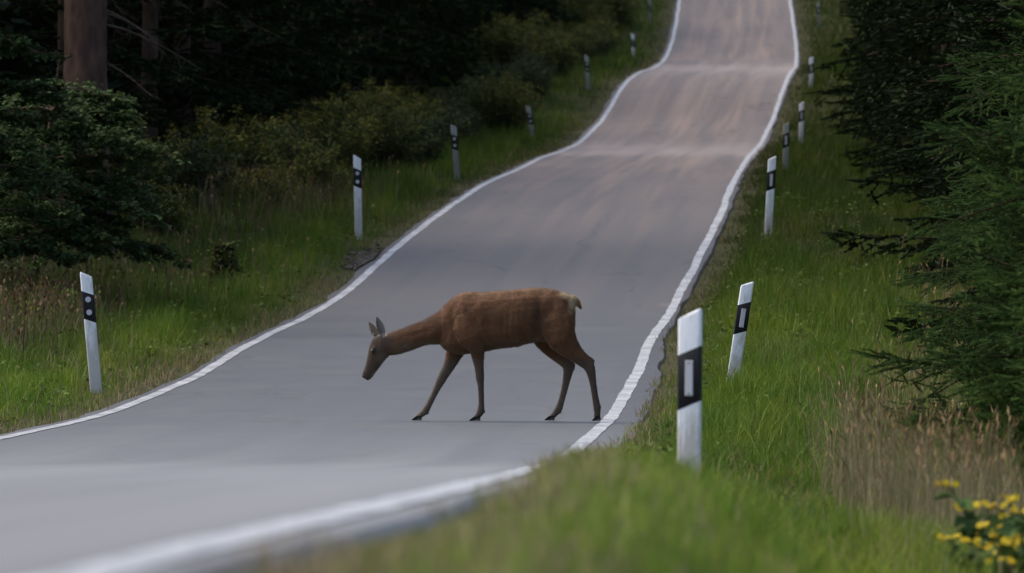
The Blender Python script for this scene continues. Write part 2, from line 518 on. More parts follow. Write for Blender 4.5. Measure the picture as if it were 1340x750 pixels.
# a rough asphalt rim so that the edge has thickness
def rim(side):
    d = np.arange(-60, 420.01, 0.5)
    e = edge_r(d) if side > 0 else edge_l(d)
    zt = rz(d) - 0.012 * ((e - rx(d)) / 2.4) ** 2
    P = np.stack([np.stack([e, d, zt], 1), np.stack([e + side * 0.035, d, zt - 0.03], 1), np.stack([e + side * 0.05, d, zt - 0.12], 1)], 1).reshape(-1, 3)
    i = np.arange(len(d) - 1)[:, None] * 3 + np.arange(2)[None]
    F = np.stack([i, i + 1, i + 4, i + 3], 2).reshape(-1, 4)
    me = mesh('asphalt_rim', P, F, smooth=True, mat=M['asphalt'])
    uvl = me.uv_layers.new(name='UVMap')
    li = np.zeros(len(me.loops), np.int32); me.loops.foreach_get('vertex_index', li)
    uvl.data.foreach_set('uv', np.stack([P[:, 0] - rx(P[:, 1]), P[:, 1]], 1)[li].astype(np.float32).ravel())
    obj('asphalt_rim', me, road)
rim(1); rim(-1)
for s in (-1, 1):
    def wob(d, k, s=s): return rx(d) + s * W / 2 + k * (0.060 + 0.018 * (vnoise(np.asarray(d) * 2.3, 2 + s + k) - 0.5)) + 0.03 * (vnoise(np.asarray(d) * 0.33, 11 + s) - 0.5)
    obj('edge_line', strip('edge_line', -60, 420, 0.5, [lambda d, w=wob: w(d, -1), lambda d, w=wob: w(d, 0), lambda d, w=wob: w(d, 1)], 0.005, M['line']), road)

# ground: one sheet from behind the camera to beyond the hill
gu = np.concatenate([-np.geomspace(160, 9, 16), np.linspace(-8.5, -2.9, 20), np.linspace(-2.6, 2.6, 8), np.linspace(2.9, 8.5, 20), np.geomspace(9, 160, 16)])
gd = np.concatenate([np.arange(-60, 0, 4), np.arange(0, 130, 1.0), np.arange(130, 320, 2.0), np.arange(320, 701, 10)])
GD, GU = np.meshgrid(gd, gu, indexing='ij')
GX = rx(GD) + GU
GZ = ground_z(GX, GD)
V = np.stack([GX, GD, GZ], 2).reshape(-1, 3)
k = len(gu)
i = np.arange(len(gd) - 1)[:, None] * k + np.arange(k - 1)[None]
F = np.stack([i, i + 1, i + k + 1, i + k], 2).reshape(-1, 4)
lit = sstep(3.2, 5.5, np.abs(GU) - W / 2) * sstep(0.25, 0.6, vnoise(GX * 0.5, GD * 0.3) + 0.25)
tag(obj('ground', mesh('ground', V, F, np.stack([lit.ravel()] * 3, 1), True, M['ground'])), 'grassy roadside ground rising under the forest', 'ground', kind='structure')

# ------------------------------------------------------------------ deer
def build_deer():
    S = 535.0; OX, OY = 600.0, 683.0
    def P(x, y): return np.array([(x - OX) / S, 0.0, (OY - y) / S])
    g = Geo()
    def loft(st, seg=20, vert=False, ex=2.0):
        """st: (crop x, crop y, half height in crop px, half width in metres, lateral offset in metres)"""
        C = np.array([P(a[0], a[1]) + np.array([0, a[4], 0]) for a in st])
        T = unit(np.gradient(C, axis=0))
        if vert: T = np.tile(np.array([[-1., 0, 0]]), (len(st), 1))
        Nn = unit(np.stack([-T[:, 2], np.zeros(len(st)), T[:, 0]], 1))
        Lt = np.tile(np.array([[0, 1., 0]]), (len(st), 1))
        ang = np.arange(seg) * 2 * np.pi / seg
        ca, sa = np.cos(ang), np.sin(ang)
        ca = np.sign(ca) * np.abs(ca) ** (2 / ex); sa = np.sign(sa) * np.abs(sa) ** (2 / ex)
        a = np.array([s[2] / S for s in st]); b = np.array([s[3] for s in st])
        V = C[:, None] + Nn[:, None] * (a[:, None] * ca[None])[..., None] + Lt[:, None] * (b[:, None] * sa[None])[..., None]
        V = V.reshape(-1, 3); n = len(st)
        V = np.concatenate([V, C[:1], C[-1:]])
        i = np.arange(seg); j = (i + 1) % seg
        F4 = np.concatenate([np.stack([i + r*seg, j + r*seg, j + (r+1)*seg, i + (r+1)*seg], 1) for r in range(n - 1)])
        F3 = np.concatenate([np.stack([j, i, np.full(seg, n*seg)], 1), np.stack([i + (n-1)*seg, j + (n-1)*seg, np.full(seg, n*seg+1)], 1)])
        n0 = g.n
        g.add(V, F4, (1, 1, 1)); g.F3.append(F3 + n0)
    # torso: crop x, top, bottom, half width
    tor = [(1046, 128, 205, .045), (1034, 108, 250, .085), (1012, 92, 290, .125), (975, 77, 318, .160), (930, 67, 322, .178), (880, 62, 314, .174),
           (830, 64, 322, .188), (780, 68, 338, .205), (720, 74, 346, .212), (660, 79, 352, .211), (610, 81, 363, .205), (560, 82, 370, .192),
           (520, 87, 374, .178), (485, 100, 372, .160), (455, 126, 362, .135), (430, 152, 345, .108), (412, 175, 325, .075)]
    loft([(x, (t + b) / 2, (b - t) / 2, w, 0) for x, t, b, w in tor], 28, vert=True, ex=2.25)
    # neck
    loft([(560, 225, 125, .12, 0), (500, 235, 112, .115, 0), (450, 245, 92, .10, 0), (400, 256, 74, .088, 0), (350, 270, 62, .078, 0), (300, 288, 57, .070, 0),
          (250, 306, 56, .066, 0), (205, 320, 56, .064, 0), (165, 328, 52, .062, 0), (140, 335, 40, .055, 0)], 22)
    # head, poll to muzzle
    loft([(168, 290, 26, .040, 0), (158, 305, 43, .058, 0), (144, 327, 53, .068, 0), (131, 352, 52, .072, 0), (120, 376, 46, .066, 0), (109, 400, 39, .055, 0),
          (98, 424, 33, .045, 0), (86, 448, 28, .039, 0), (76, 466, 26, .037, 0), (68, 480, 22, .034, 0), (63, 488, 14, .024, 0)], 22)
    # brow over each eye
    for s in (-1, 1):
        loft([(112, 338, 8, .010, s*.055), (104, 352, 12, .014, s*.062), (100, 366, 8, .010, s*.056)], 10)
    # near foreleg (camera side is -y)
    YN, YF = -0.115, 0.115
    loft([(520, 190, 45, .05, -.130), (535, 240, 66, .062, -.142), (555, 290, 60, .062, -.145), (578, 330, 44, .056, -.138), (588, 360, 33, .050, -.128), (592, 395, 27.5, .042, YN), (597, 435, 22, .035, YN),
          (600, 468, 20, .032, YN), (601, 487, 19.5, .032, YN), (604, 512, 15.5, .026, YN), (606, 550, 13.5, .022, YN), (607, 600, 13.5, .022, YN), (606, 628, 16, .025, YN), (602, 645, 17, .026, YN), (594, 657, 14, .025, YN), (584, 668, 14, .026, YN), (580, 674, 12, .022, YN)], 14)
    # far foreleg
    loft([(500, 260, 62, .060, .135), (492, 320, 52, .058, .135), (482, 365, 41, .052, .125), (468, 402, 33, .043, YF), (448, 442, 26, .036, YF), (427, 478, 22.5, .033, YF),
          (415, 500, 21, .032, YF), (402, 526, 17, .026, YF), (385, 562, 14.5, .022, YF), (364, 604, 14, .022, YF), (350, 630, 16, .025, YF), (340, 645, 16, .026, YF), (326, 656, 13.5, .025, YF), (312, 667, 13.5, .026, YF), (306, 673, 12, .022, YF)], 14)
    # near hind leg
    loft([(940, 150, 60, .06, -.105), (955, 205, 80, .080, -.118), (966, 258, 82, .086, -.124), (986, 303, 70, .080, -.125), (1012, 338, 52, .062, -.120), (1042, 366, 41, .050, YN), (1072, 392, 35, .041, YN),
          (1098, 414, 30, .035, YN), (1112, 434, 26, .032, YN), (1119, 456, 22, .030, YN), (1124, 484, 18, .025, YN), (1131, 525, 15.5, .022, YN), (1138, 572, 15, .022, YN), (1144, 605, 17, .025, YN), (1147, 625, 17.5, .026, YN), (1148, 645, 15, .025, YN), (1147, 662, 16, .026, YN), (1146, 672, 14, .022, YN)], 14)
    # far hind leg
    loft([(900, 230, 80, .07, .10), (915, 290, 72, .075, .115), (938, 333, 58, .066, .12), (966, 368, 44, .052, YF), (992, 397, 35, .042, YF), (1010, 420, 30, .036, YF),
          (1015, 440, 26, .032, YF), (1011, 466, 22, .029, YF), (1004, 500, 18, .024, YF), (994, 545, 15.5, .022, YF), (981, 592, 15, .022, YF), (972, 622, 17, .025, YF), (962, 640, 17, .026, YF), (949, 655, 14, .025, YF), (936, 667, 14, .026, YF), (930, 673, 12, .022, YF)], 14)
    # hock points
    for (x0, y0, x1, y1, yy) in ((1088, 384, 1131, 404, YN), (1005, 392, 1041, 425, YF)):
        loft([(x0, y0, 14, .016, yy), ((x0 + x1) / 2, (y0 + y1) / 2, 13, .016, yy), (x1 - 4, y1, 11, .014, yy), (x1 - 6, y1 + 22, 8, .010, yy)], 10)
    # dew claws
    for (x, y, yy) in ((622, 640, YN), (357, 650, YF), (1162, 616, YN), (978, 645, YF)):
        loft([(x - 10, y - 4, 6, .020, yy), (x - 2, y, 6, .018, yy), (x + 3, y + 3, 4, .012, yy)], 8)
    # tail
    loft([(1015, 118, 22, .030, 0), (1036, 113, 19, .030, 0), (1051, 125, 15, .027, 0), (1062, 143, 11, .021, 0), (1070, 162, 4, .010, 0)], 12)
    # udder fold / flank skin
    loft([(915, 300, 14, .06, -.06), (880, 298, 16, .07, -.05), (850, 298, 14, .08, -.03), (820, 300, 10, .08, 0)], 12)
    # ears: cupped leaf shells
    def ear(base, tip, side_vec, cup_vec, wmax, thick=0.011):
        n, mm = 10, 7
        s = np.linspace(0, 1, n); t = np.linspace(-1, 1, mm)
        w = wmax * np.sin(np.pi * np.clip(0.16 + 0.84 * s, 0, 1) ** 1.15) ** 0.8 * (1 - 0.12 * s)
        w[-1] = 0.004
        A = base[None] + (tip - base)[None] * s[:, None]
        S_, C_ = unit(side_vec), unit(cup_vec)
        bow = 0.018 * np.sin(np.pi * s)
        top = A[:, None] + S_ * (w[:, None] * t[None])[..., None] + C_ * (w[:, None] * 0.75 * (t[None] ** 2) - bow[:, None] * 0)[..., None]
        bot = top - C_ * thick
        V = np.concatenate([top.reshape(-1, 3), bot.reshape(-1, 3)]); o = n * mm
        F = []
        for a in range(n - 1):
            for b in range(mm - 1):
                q = [a*mm + b, a*mm + b + 1, (a+1)*mm + b + 1, (a+1)*mm + b]
                F.append(q); F.append([o + z for z in q[::-1]])
            for b in (0, mm - 1):
                q = [a*mm + b, (a+1)*mm + b, o + (a+1)*mm + b, o + a*mm + b]
                F.append(q if b == 0 else q[::-1])
        for a in (0, n - 1):
            for b in range(mm - 1):
                q = [a*mm + b + 1, a*mm + b, o + a*mm + b, o + a*mm + b + 1]
                F.append(q if a == 0 else q[::-1])
        g.add(V, np.array(F), (1, 1, 1))
    ear(P(150, 292) + np.array([0, -.045, 0]), P(117, 194) + np.array([0, -.080, 0]), np.array([0.85, -.35, .25]), np.array([.10, -.9, 0.1]), 0.041)
    ear(P(132, 292) + np.array([0, .040, 0]), P(78, 222) + np.array([0, .110, 0]), np.array([0.62, .25, .70]), np.array([-.45, .75, -.2]), 0.040)
    V = np.concatenate(g.V); F = []
    for f in g.F3 + g.F4: F += f.tolist()
    me = bpy.data.meshes.new('deer_raw'); me.from_pydata(V.tolist(), [], F); me.update()
    tmp = bpy.data.objects.new('deer_raw', me); COL.objects.link(tmp)
    m1 = tmp.modifiers.new('r', 'REMESH'); m1.mode = 'VOXEL'; m1.voxel_size = 0.0065; m1.use_smooth_shade = True
    m2 = tmp.modifiers.new('s', 'SMOOTH'); m2.factor = 0.5; m2.iterations = 5
    dg = bpy.context.evaluated_depsgraph_get()
    out = bpy.data.meshes.new_from_object(tmp.evaluated_get(dg))
    bpy.data.objects.remove(tmp)
    out.name = 'deer_body'
    n = len(out.vertices)
    co = np.zeros(n * 3, np.float32); out.vertices.foreach_get('co', co); co = co.reshape(-1, 3)
    nm = np.zeros(n * 3, np.float32); out.vertices.foreach_get('normal', nm); nm = nm.reshape(-1, 3)
    # slack skin and muscle relief
    rel = (vnoise(co[:, 0] * 13 + 40, co[:, 2] * 11 + co[:, 1] * 6) - 0.5) * 0.013 + (vnoise(co[:, 0] * 30 + 9, co[:, 2] * 24 + co[:, 1] * 12) - 0.5) * 0.005
    rel *= sstep(0.52, 0.66, co[:, 2]) * sstep(-0.72, -0.45, co[:, 0])
    qx = co[:, 0] * S + OX; qy = OY - co[:, 2] * S
    def blob(x0, y0, sx, sy, rot=0.0):
        ca_, sa_ = math.cos(R(rot)), math.sin(R(rot))
        u_ = ((qx - x0) * ca_ + (qy - y0) * sa_) / sx; v_ = (-(qx - x0) * sa_ + (qy - y0) * ca_) / sy
        return np.exp(-u_ * u_ - v_ * v_)
    mus = (0.016 * blob(525, 180, 26, 90, -14) + 0.015 * blob(580, 275, 38, 42) - 0.016 * blob(640, 240, 26, 75, -8) - 0.010 * blob(470, 215, 16, 70, -12)
           + 0.012 * blob(905, 112, 26, 20) - 0.020 * blob(868, 205, 24, 75, 6) + 0.014 * blob(965, 195, 48, 60) - 0.010 * blob(1000, 150, 16, 40, 10) - 0.008 * blob(1020, 285, 14, 40, 25)
           - 0.012 * blob(505, 345, 40, 12, 10) + 0.010 * blob(470, 320, 30, 22) + 0.008 * blob(330, 300, 60, 14, -14) - 0.007 * blob(320, 270, 70, 12, -14) - 0.006 * blob(760, 95, 90, 10, -3)
           + 0.0022 * np.sin((qx - 650) / 26 * 6.283 + qy / 60) * blob(740, 225, 80, 70))
    rel = rel + mus * sstep(0.15, 0.6, np.abs(nm[:, 1]))
    co = co + nm * rel[:, None].astype(np.float32)
    out.vertices.foreach_set('co', co.ravel()); out.update()
    cx = co[:, 0] * S + OX; cy = OY - co[:, 2] * S; ay = np.abs(co[:, 1])
    def mix(c, col, f): return c * (1 - f[:, None]) + np.array(col)[None] * f[:, None]
    c = np.tile(np.array([[0.150, 0.067, 0.029]]), (n, 1))
    wob = (vnoise(cx / 22, cy / 22) - 0.5)
    c = mix(c, (0.235, 0.125, 0.060), 0.8 * sstep(140, 55, cy + wob * 60) * sstep(420, 520, cx))           # lighter brown back, its highlight painted in
    c = mix(c, (0.105, 0.048, 0.022), 0.5 * sstep(60, 90, np.abs(cx - 880) * -1 + 130) * sstep(0.3, 0.7, vnoise(cx / 60, cy / 45)))
    c = mix(c, (0.058, 0.030, 0.018), 0.75 * sstep(26, 6, cy - (268 - (cx - 165) * 0.30)) * sstep(160, 200, cx) * sstep(430, 360, cx))  # dark mane line
    c = mix(c, (0.150, 0.098, 0.060), 0.75 * sstep(-0.25, -0.85, nm[:, 2]) * sstep(410, 330, cy) * sstep(300, 400, cx))            # pale belly
    c = mix(c, (0.165, 0.125, 0.088), 0.7 * sstep(0, 30, cy - (300 - (cx - 400) * -0.02) - wob * 25) * sstep(420, 350, cx) * sstep(170, 210, cx) * sstep(0.2, -0.4, nm[:, 2]))  # throat
    leg = sstep(365, 430, cy + wob * 30) * sstep(250, 280, cx)
    c = mix(c, (0.088, 0.064, 0.050), 0.9 * leg)                                   # grey-brown legs
    c = mix(c, (0.050, 0.033, 0.025), 0.7 * sstep(640, 672, cy) * leg)
    inner = sstep(0.1, 0.7, np.where(co[:, 1] < 0, nm[:, 1], -nm[:, 1])) * leg
    c = mix(c, (0.19, 0.145, 0.105), 0.5 * inner)
    rump = sstep(62, 22, np.hypot((cx - 1040) * 1.0, (cy - 118) * 0.8)) * sstep(1000, 1025, cx)
    rump = np.maximum(rump, sstep(45, 15, np.hypot(cx - 1000, (cy - 92) * 1.5)) * 0.8)
    c = mix(c, (0.58, 0.45, 0.27), 0.8 * rump)                                   # straw rump patch
    tail = sstep(1046, 1056, cx) * sstep(220, 180, cy)
    c = mix(c, (0.25, 0.125, 0.058), 0.9 * tail)
    # head
    head = sstep(205, 165, cx + (cy - 330) * 0.35)
    c = mix(c, (0.100, 0.066, 0.046), 0.85 * head)
    ax = (cx - 150) * 0.42 + (cy - 300) * 0.0
    face = sstep(52, 14, (cx - 88) + (cy - 330) * 0.36) * head                     # dark bridge of the nose
    c = mix(c, (0.036, 0.025, 0.020), 0.9 * face)
    cheek = sstep(45, 12, np.hypot(cx - 150, cy - 395)) * head
    c = mix(c, (0.175, 0.130, 0.098), 0.6 * cheek)
    c = mix(c, (0.20, 0.16, 0.125), 0.75 * sstep(8, 22, (cx - 60) * 0.9 + (cy - 470) * 0.45 - 16) * sstep(440, 462, cy) * head)
    c = mix(c, (0.030, 0.024, 0.022), 0.85 * sstep(66, 54, cx + (cy - 470) * 0.15) * sstep(450, 462, cy) * head)   # nose pad
    c = mix(c, (0.045, 0.03, 0.024), 0.8 * sstep(22, 12, np.hypot(cx - 100, cy - 356)) * head)                 # eye patch
    earm = sstep(292, 278, cy) * sstep(172, 160, cx) * head
    c = mix(c, (0.085, 0.066, 0.054), 0.9 * earm)
    inn = earm * sstep(0.35, 0.75, -nm[:, 1] * 0.9 - nm[:, 0] * 0.2) * (co[:, 1] < 0)
    c = mix(c, (0.20, 0.185, 0.175), 0.75 * inn)
    rimm = sstep(16, 6, np.hypot(cx - 152, cy - 285)) * (co[:, 1] < 0)
    c = mix(c, (0.52, 0.45, 0.38), 0.8 * rimm)
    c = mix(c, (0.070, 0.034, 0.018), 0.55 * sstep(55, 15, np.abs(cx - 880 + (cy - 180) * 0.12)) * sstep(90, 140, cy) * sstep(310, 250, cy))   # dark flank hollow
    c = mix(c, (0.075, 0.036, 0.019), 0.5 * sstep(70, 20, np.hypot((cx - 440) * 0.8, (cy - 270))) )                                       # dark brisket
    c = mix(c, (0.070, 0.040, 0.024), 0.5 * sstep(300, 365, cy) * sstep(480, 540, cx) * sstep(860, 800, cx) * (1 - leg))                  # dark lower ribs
    c *= np.array([[0.66, 0.67, 0.66]]) * (0.92 + 0.16 * rng.random((n, 1)))
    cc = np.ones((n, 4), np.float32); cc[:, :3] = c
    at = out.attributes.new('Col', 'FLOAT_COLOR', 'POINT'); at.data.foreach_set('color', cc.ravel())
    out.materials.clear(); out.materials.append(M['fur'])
    out.polygons.foreach_set('use_smooth', np.ones(len(out.polygons), bool))
    DY = 60.4
    sc_ = (DY / FPX) * 150.0 / 1.0 * (535.0 / (150 * 3.571))
    root = empty('red_deer', ((460 + OX / 3.571 - 670) * DY / FPX, DY, rz(DY) + 0.004))
    root.scale = (sc_,) * 3
    tag(root, 'brown hind walking across the asphalt road with its head lowered', 'deer')
    obj('body', out, root)
    # coat: short hairs lying back along the body
    hr = np.random.default_rng(21); K = 70000
    pi = hr.integers(0, n, K); pi = pi[(co[pi, 2] > 0.07) & (earm[pi] < 0.3)]; K = len(pi)
    p0 = co[pi] + hr.normal(size=(K, 3)) * 0.003; nn_ = nm[pi]
    flow = np.tile(np.array([[0.9, 0, -0.45]]), (K, 1))
    flow = np.where((leg[pi] > 0.4)[:, None], np.array([[0.1, 0, -1.0]]), flow)
    tg = unit(flow + hr.normal(size=(K, 3)) * 0.22); tg = unit(tg - nn_ * np.sum(tg * nn_, 1, keepdims=True))
    ln_ = np.where(leg[pi] > 0.4, 0.008, np.where(head[pi] > 0.5, 0.007, 0.019)) * hr.uniform(0.6, 1.3, K)
    sd_ = unit(np.cross(tg, nn_)) * 0.0016
    Vh_ = np.stack([p0 - sd_, p0 + sd_, p0 + (tg * 0.93 + nn_ * hr.uniform(0.10, 0.38, (K, 1))) * ln_[:, None]], 1).reshape(-1, 3)
    ch = c[pi] * hr.uniform(0.62, 1.5, (K, 1)) * np.array([[1.05, 1.0, 0.95]])
    ho = obj('coat', mesh('coat', Vh_, np.arange(K * 3).reshape(-1, 3), np.repeat(ch, 3, axis=0), False, M['hair']), root)
    ho['kind'] = 'stuff'
    # eyes
    for s in (-1, 1):
        ge = Geo(); u, v = np.meshgrid(np.linspace(0, 2*np.pi, 13)[:-1], np.linspace(0.05, np.pi - 0.05, 8), indexing='ij')
        Vv = np.stack([np.sin(v)*np.cos(u)*.0145, np.sin(v)*np.sin(u)*.012, np.cos(v)*.0125], 2).reshape(-1, 3)
        ii = np.arange(12)[:, None]*8 + np.arange(7)[None]; jj = ((np.arange(12)+1) % 12)[:, None]*8 + np.arange(7)[None]
        ge.add(Vv, np.stack([ii, jj, jj+1, ii+1], 2).reshape(-1, 4), (0, 0, 0))
        p = P(99, 357); obj('eye', ge.build('eye', M['eye'], True), root, (p[0], s * .0655, p[2]), (0, 0, 0), (1.2, 1.0, 1.1))
    # nose pad
    gn = Geo()
    u, v = np.meshgrid(np.linspace(0, 2*np.pi, 15)[:-1], np.linspace(0.05, np.pi - 0.05, 8), indexing='ij')
    Vv = np.stack([np.sin(v)*np.cos(u)*.016, np.sin(v)*np.sin(u)*.027, np.cos(v)*.022], 2).reshape(-1, 3)
    ii = np.arange(14)[:, None]*8 + np.arange(7)[None]; jj = ((np.arange(14)+1) % 14)[:, None]*8 + np.arange(7)[None]
    gn.add(Vv, np.stack([ii, jj, jj+1, ii+1], 2).reshape(-1, 4), (0, 0, 0))
    p = P(58, 472); obj('nose', gn.build('nose', M['nose'], True), root, (p[0], 0, p[2]), (0, R(25), 0))
    # cloven hooves
    for (hx, y0, length) in ((580, YN, 54), (307, YF, 48), (1146, YN, 42), (929, YF, 48)):
        gh = Geo()
        for s in (-1, 1):
            l = length / S
            prof = [(-l*.55, .000), (-l*.52, .010), (-l*.15, .040), (l*.22, .046), (l*.42, .030), (l*.42, .0)]
            ws = [.004, .010, .016, .017, .014, .013]
            inn_, out_ = [], []
            for (px, pz), w in zip(prof, ws):
                inn_.append((px, s*.003, pz)); out_.append((px, s*(.003 + w*1.5), pz * 0.9))
            Vh = inn_ + out_; nn = len(prof)
            Fh = [[q, (q+1) % nn, nn + (q+1) % nn, nn + q] for q in range(nn)]
            gh.add(Vh, np.array(Fh), (0, 0, 0))
            tri = [[0, 1, 2], [0, 2, 3], [0, 3, 4], [0, 4, 5]]
            gh.F3.append(np.array([[nn + z for z in t_][::-1] for t_ in tri]) + gh.n - 2*nn)
            gh.F3.append(np.array(tri) + gh.n - 2*nn)
        obj('hoof', gh.build('hoof', M['hoof']), root, ((hx - OX) / S, y0, 0.0))
    return root
build_deer()

# ------------------------------------------------------------------ roadside delineator posts
def post_section():
    """outline, front towards -y: flat face 12 cm wide, rounded corners, rounded back"""
    pts = []
    w, r = 0.060, 0.014
    for a in np.linspace(180, 270, 5): pts.append((-w + r + r*math.cos(R(a)), -0.045 + r + r*math.sin(R(a))))
    for a in np.linspace(270, 360, 5): pts.append((w - r + r*math.cos(R(a)), -0.045 + r + r*math.sin(R(a))))
    for a in np.linspace(10, 170, 9): pts.append((0.058*math.cos(R(a)) * (0.98 if a in (10, 170) else 0.94), -0.005 + 0.055*math.sin(R(a))))
    return np.array(pts)
SEC = post_section()
def prism(levels, scale=1.0, cap_top=True, cap_bot=False):
    """levels: list of (z, slope, scale)"""
    n = len(SEC); V = []
    for z, sl, k in levels:
        for x, y in SEC: V.append((x*k, y*k, z + sl*x))
    F4 = [[i + r*n, (i+1) % n + r*n, (i+1) % n + (r+1)*n, i + (r+1)*n] for r in range(len(levels)-1) for i in range(n)]
    me = bpy.data.meshes.new('prism')
    F = F4[:]
    if cap_top: F.append([(len(levels)-1)*n + i for i in range(n)])
    if cap_bot: F.append([i for i in range(n)][::-1])
    me.from_pydata(V, [], F); me.update()
    return me
def smooth_by_angle(me):
    me.polygons.foreach_set('use_smooth', np.ones(len(me.polygons), bool))
    me.set_sharp_from_angle(angle=R(35))
def disc_mesh(r, dep, n=16):
    V = [(r*math.cos(2*math.pi*i/n), 0, r*math.sin(2*math.pi*i/n)) for i in range(n)]
    V += [(x*0.93, -dep, z*0.93) for x, y, z in V]
    F = [[i, (i+1) % n, n + (i+1) % n, n + i] for i in range(n)] + [[n + i for i in range(n)]]
    me = bpy.data.meshes.new('round_reflector'); me.from_pydata(V, [], F); me.update(); return me
def plate_mesh(w, h, dep):
    b = 0.003
    V = [(-w, 0, -h), (w, 0, -h), (w, 0, h), (-w, 0, h), (-w+b, -dep, -h+b), (w-b, -dep, -h+b), (w-b, -dep, h-b), (-w+b, -dep, h-b)]
    F = [[0, 1, 5, 4], [1, 2, 6, 5], [2, 3, 7, 6], [3, 0, 4, 7], [4, 5, 6, 7]]
    me = bpy.data.meshes.new('reflector'); me.from_pydata(V, [], F); me.update(); return me
POSTM = {}
for side in (-1, 1):
    sl = 0.43 * side
    b = prism([(-0.35, 0, 1), (0.0, 0, 1), (0.5, 0, 1), (0.982, sl, 1), (0.996, sl, 0.95), (1.0, sl, 0.86)]); smooth_by_angle(b); b.materials.append(M['post'])
    k = prism([(0.530, sl, 1.012), (0.532, sl, 1.035), (0.808, sl, 1.035), (0.81, sl, 1.012)], cap_top=True, cap_bot=True); smooth_by_angle(k); k.materials.append(M['black'])
    POSTM[side] = (b, k)
RND = disc_mesh(0.029, 0.006); RND.materials.append(M['refl'])
PLT = plate_mesh(0.0215, 0.09, 0.006); PLT.materials.append(M['refl'])
RIV = disc_mesh(0.005, 0.003, 8); RIV.materials.append(M['rivet'])

def at(px, py, d): return ((px - 670) * d / FPX, d, (375 - py) * d / FPX)
posts = [  # side, base px, base py, distance, total height, lean (deg, + to the right), yaw, label
    (1, 903, None, 35, 0.98, 0.4, -16, 'large near marker post with rectangular reflector rising from the bright foreground grass'),
    (1, 957, 508, 65, 1.00, 8.6, 4, 'marker post leaning to the right on the grass bank behind the nearest post'),
    (1, 1005, 308, 101, 1.14, 3.0, 4, 'white marker post where the right road edge drops behind the first rise'),
    (1, 1028, 231, 137, 1.05, 0.5, 0, 'greyish marker post on the right verge, close before the crest line'),
    (1, 1048, 191, 172, 1.08, 1.0, 0, 'bright small marker post on the right verge at the first crest'),
    (1, 1061, 119, 199, 0.97, 1.0, 0, 'faint marker post beside the right road edge below the second crest'),
    (1, 1071, 38, 271, 1.05, 0.0, 0, 'farthest marker post on the right verge near the hilltop'),
    (-1, 124, 494, 69, 1.04, -5.0, 8, 'stained leaning marker post with two round reflectors left of the road bend'),
    (-1, 469, 303, 106, 1.15, -1.0, 4, 'clean white marker post by the gravel patch on the left verge'),
    (-1, 598, 232, 133, 1.00, -4.0, 4, 'dim marker post in front of the dark thicket, left verge'),
    (-1, 699, 190, 175, 1.00, -9.0, 4, 'dim marker post leaning left beside the first crest'),
    (-1, 770, 124, 197, 1.12, -3.0, 4, 'dark shaded marker post beside the pale shrub below the second crest'),
    (-1, 829, 80, 243, 0.96, -2.0, 4, 'small marker post on the left verge at the second crest'),
    (-1, 851, 33, 271, 1.00, -2.0, 4, 'farthest marker post on the left verge at the top of the picture'),
]
for side, px, py, d, h, lean, yaw, label in posts:
    if py is None:
        x = (px - 670) * d / FPX; z = (375 - 410) * d / FPX - h
    else:
        x, _, z = at(px, py, d)
    root = empty('marker_post', (x, d, z), (0, R(lean), R(yaw)))
    tag(root, label, 'marker post', 'roadside marker posts')
    b, k = POSTM[side]
    body = obj('post_body', b, root, scale=(1, 1, h))
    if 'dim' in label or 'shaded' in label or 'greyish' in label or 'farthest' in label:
        body.material_slots[0].link = 'OBJECT'; body.material_slots[0].material = M['shade_tint']      # shade of the wood painted into the post colour
    band = obj('black_band', k, root, (0, 0, h - 1.0))
    if side > 0:
        o = obj('reflector', PLT, root, (0.002, -0.0475, h - 0.33))
        for dz in (-0.078, 0.078): obj('rivet', RIV, o, (0, -0.0055, dz))
    else:
        for dz in (-0.255, -0.385): obj('reflector', RND, root, (-0.002, -0.0475, h + dz))

# ------------------------------------------------------------------ spruces
def needles(g, P0, P1, c0, c1, per_m, nl, nw, r):
    """needle-covered shoots, all at once; c0 / c1 colours at base / tip (n x 3)"""
    P0 = np.asarray(P0, float); P1 = np.asarray(P1, float)
    ln = np.linalg.norm(P1 - P0, axis=1)
    cnt = np.maximum(6, (ln * per_m).astype(int))
    idx = np.repeat(np.arange(len(P0)), cnt)
    n = len(idx)
    t = r.random(n)
    ax = unit(P1 - P0)[idx]
    rad = unit(np.cross(ax, r.normal(size=(n, 3))))
    rad[:, 2] += 0.25
    dirn = unit(ax * (0.85 + 0.5 * t[:, None] ** 3) + rad * 0.75)
    b = P0[idx] + (P1 - P0)[idx] * t[:, None]
    L_ = nl * (0.75 + 0.5 * r.random(n)) * (1 - 0.25 * t ** 4)
    side = unit(np.cross(dirn, r.normal(size=(n, 3)))) * (nw / 2)
    V = np.stack([b - side, b + side, b + dirn * L_[:, None]], 1).reshape(-1, 3)
    F = np.arange(n * 3).reshape(-1, 3)
    col = c0[idx] + (c1 - c0)[idx] * t[:, None]
    col = col * (0.75 + 0.5 * r.random((n, 1)))
    g.add(V, F, np.repeat(col, 3, axis=0))

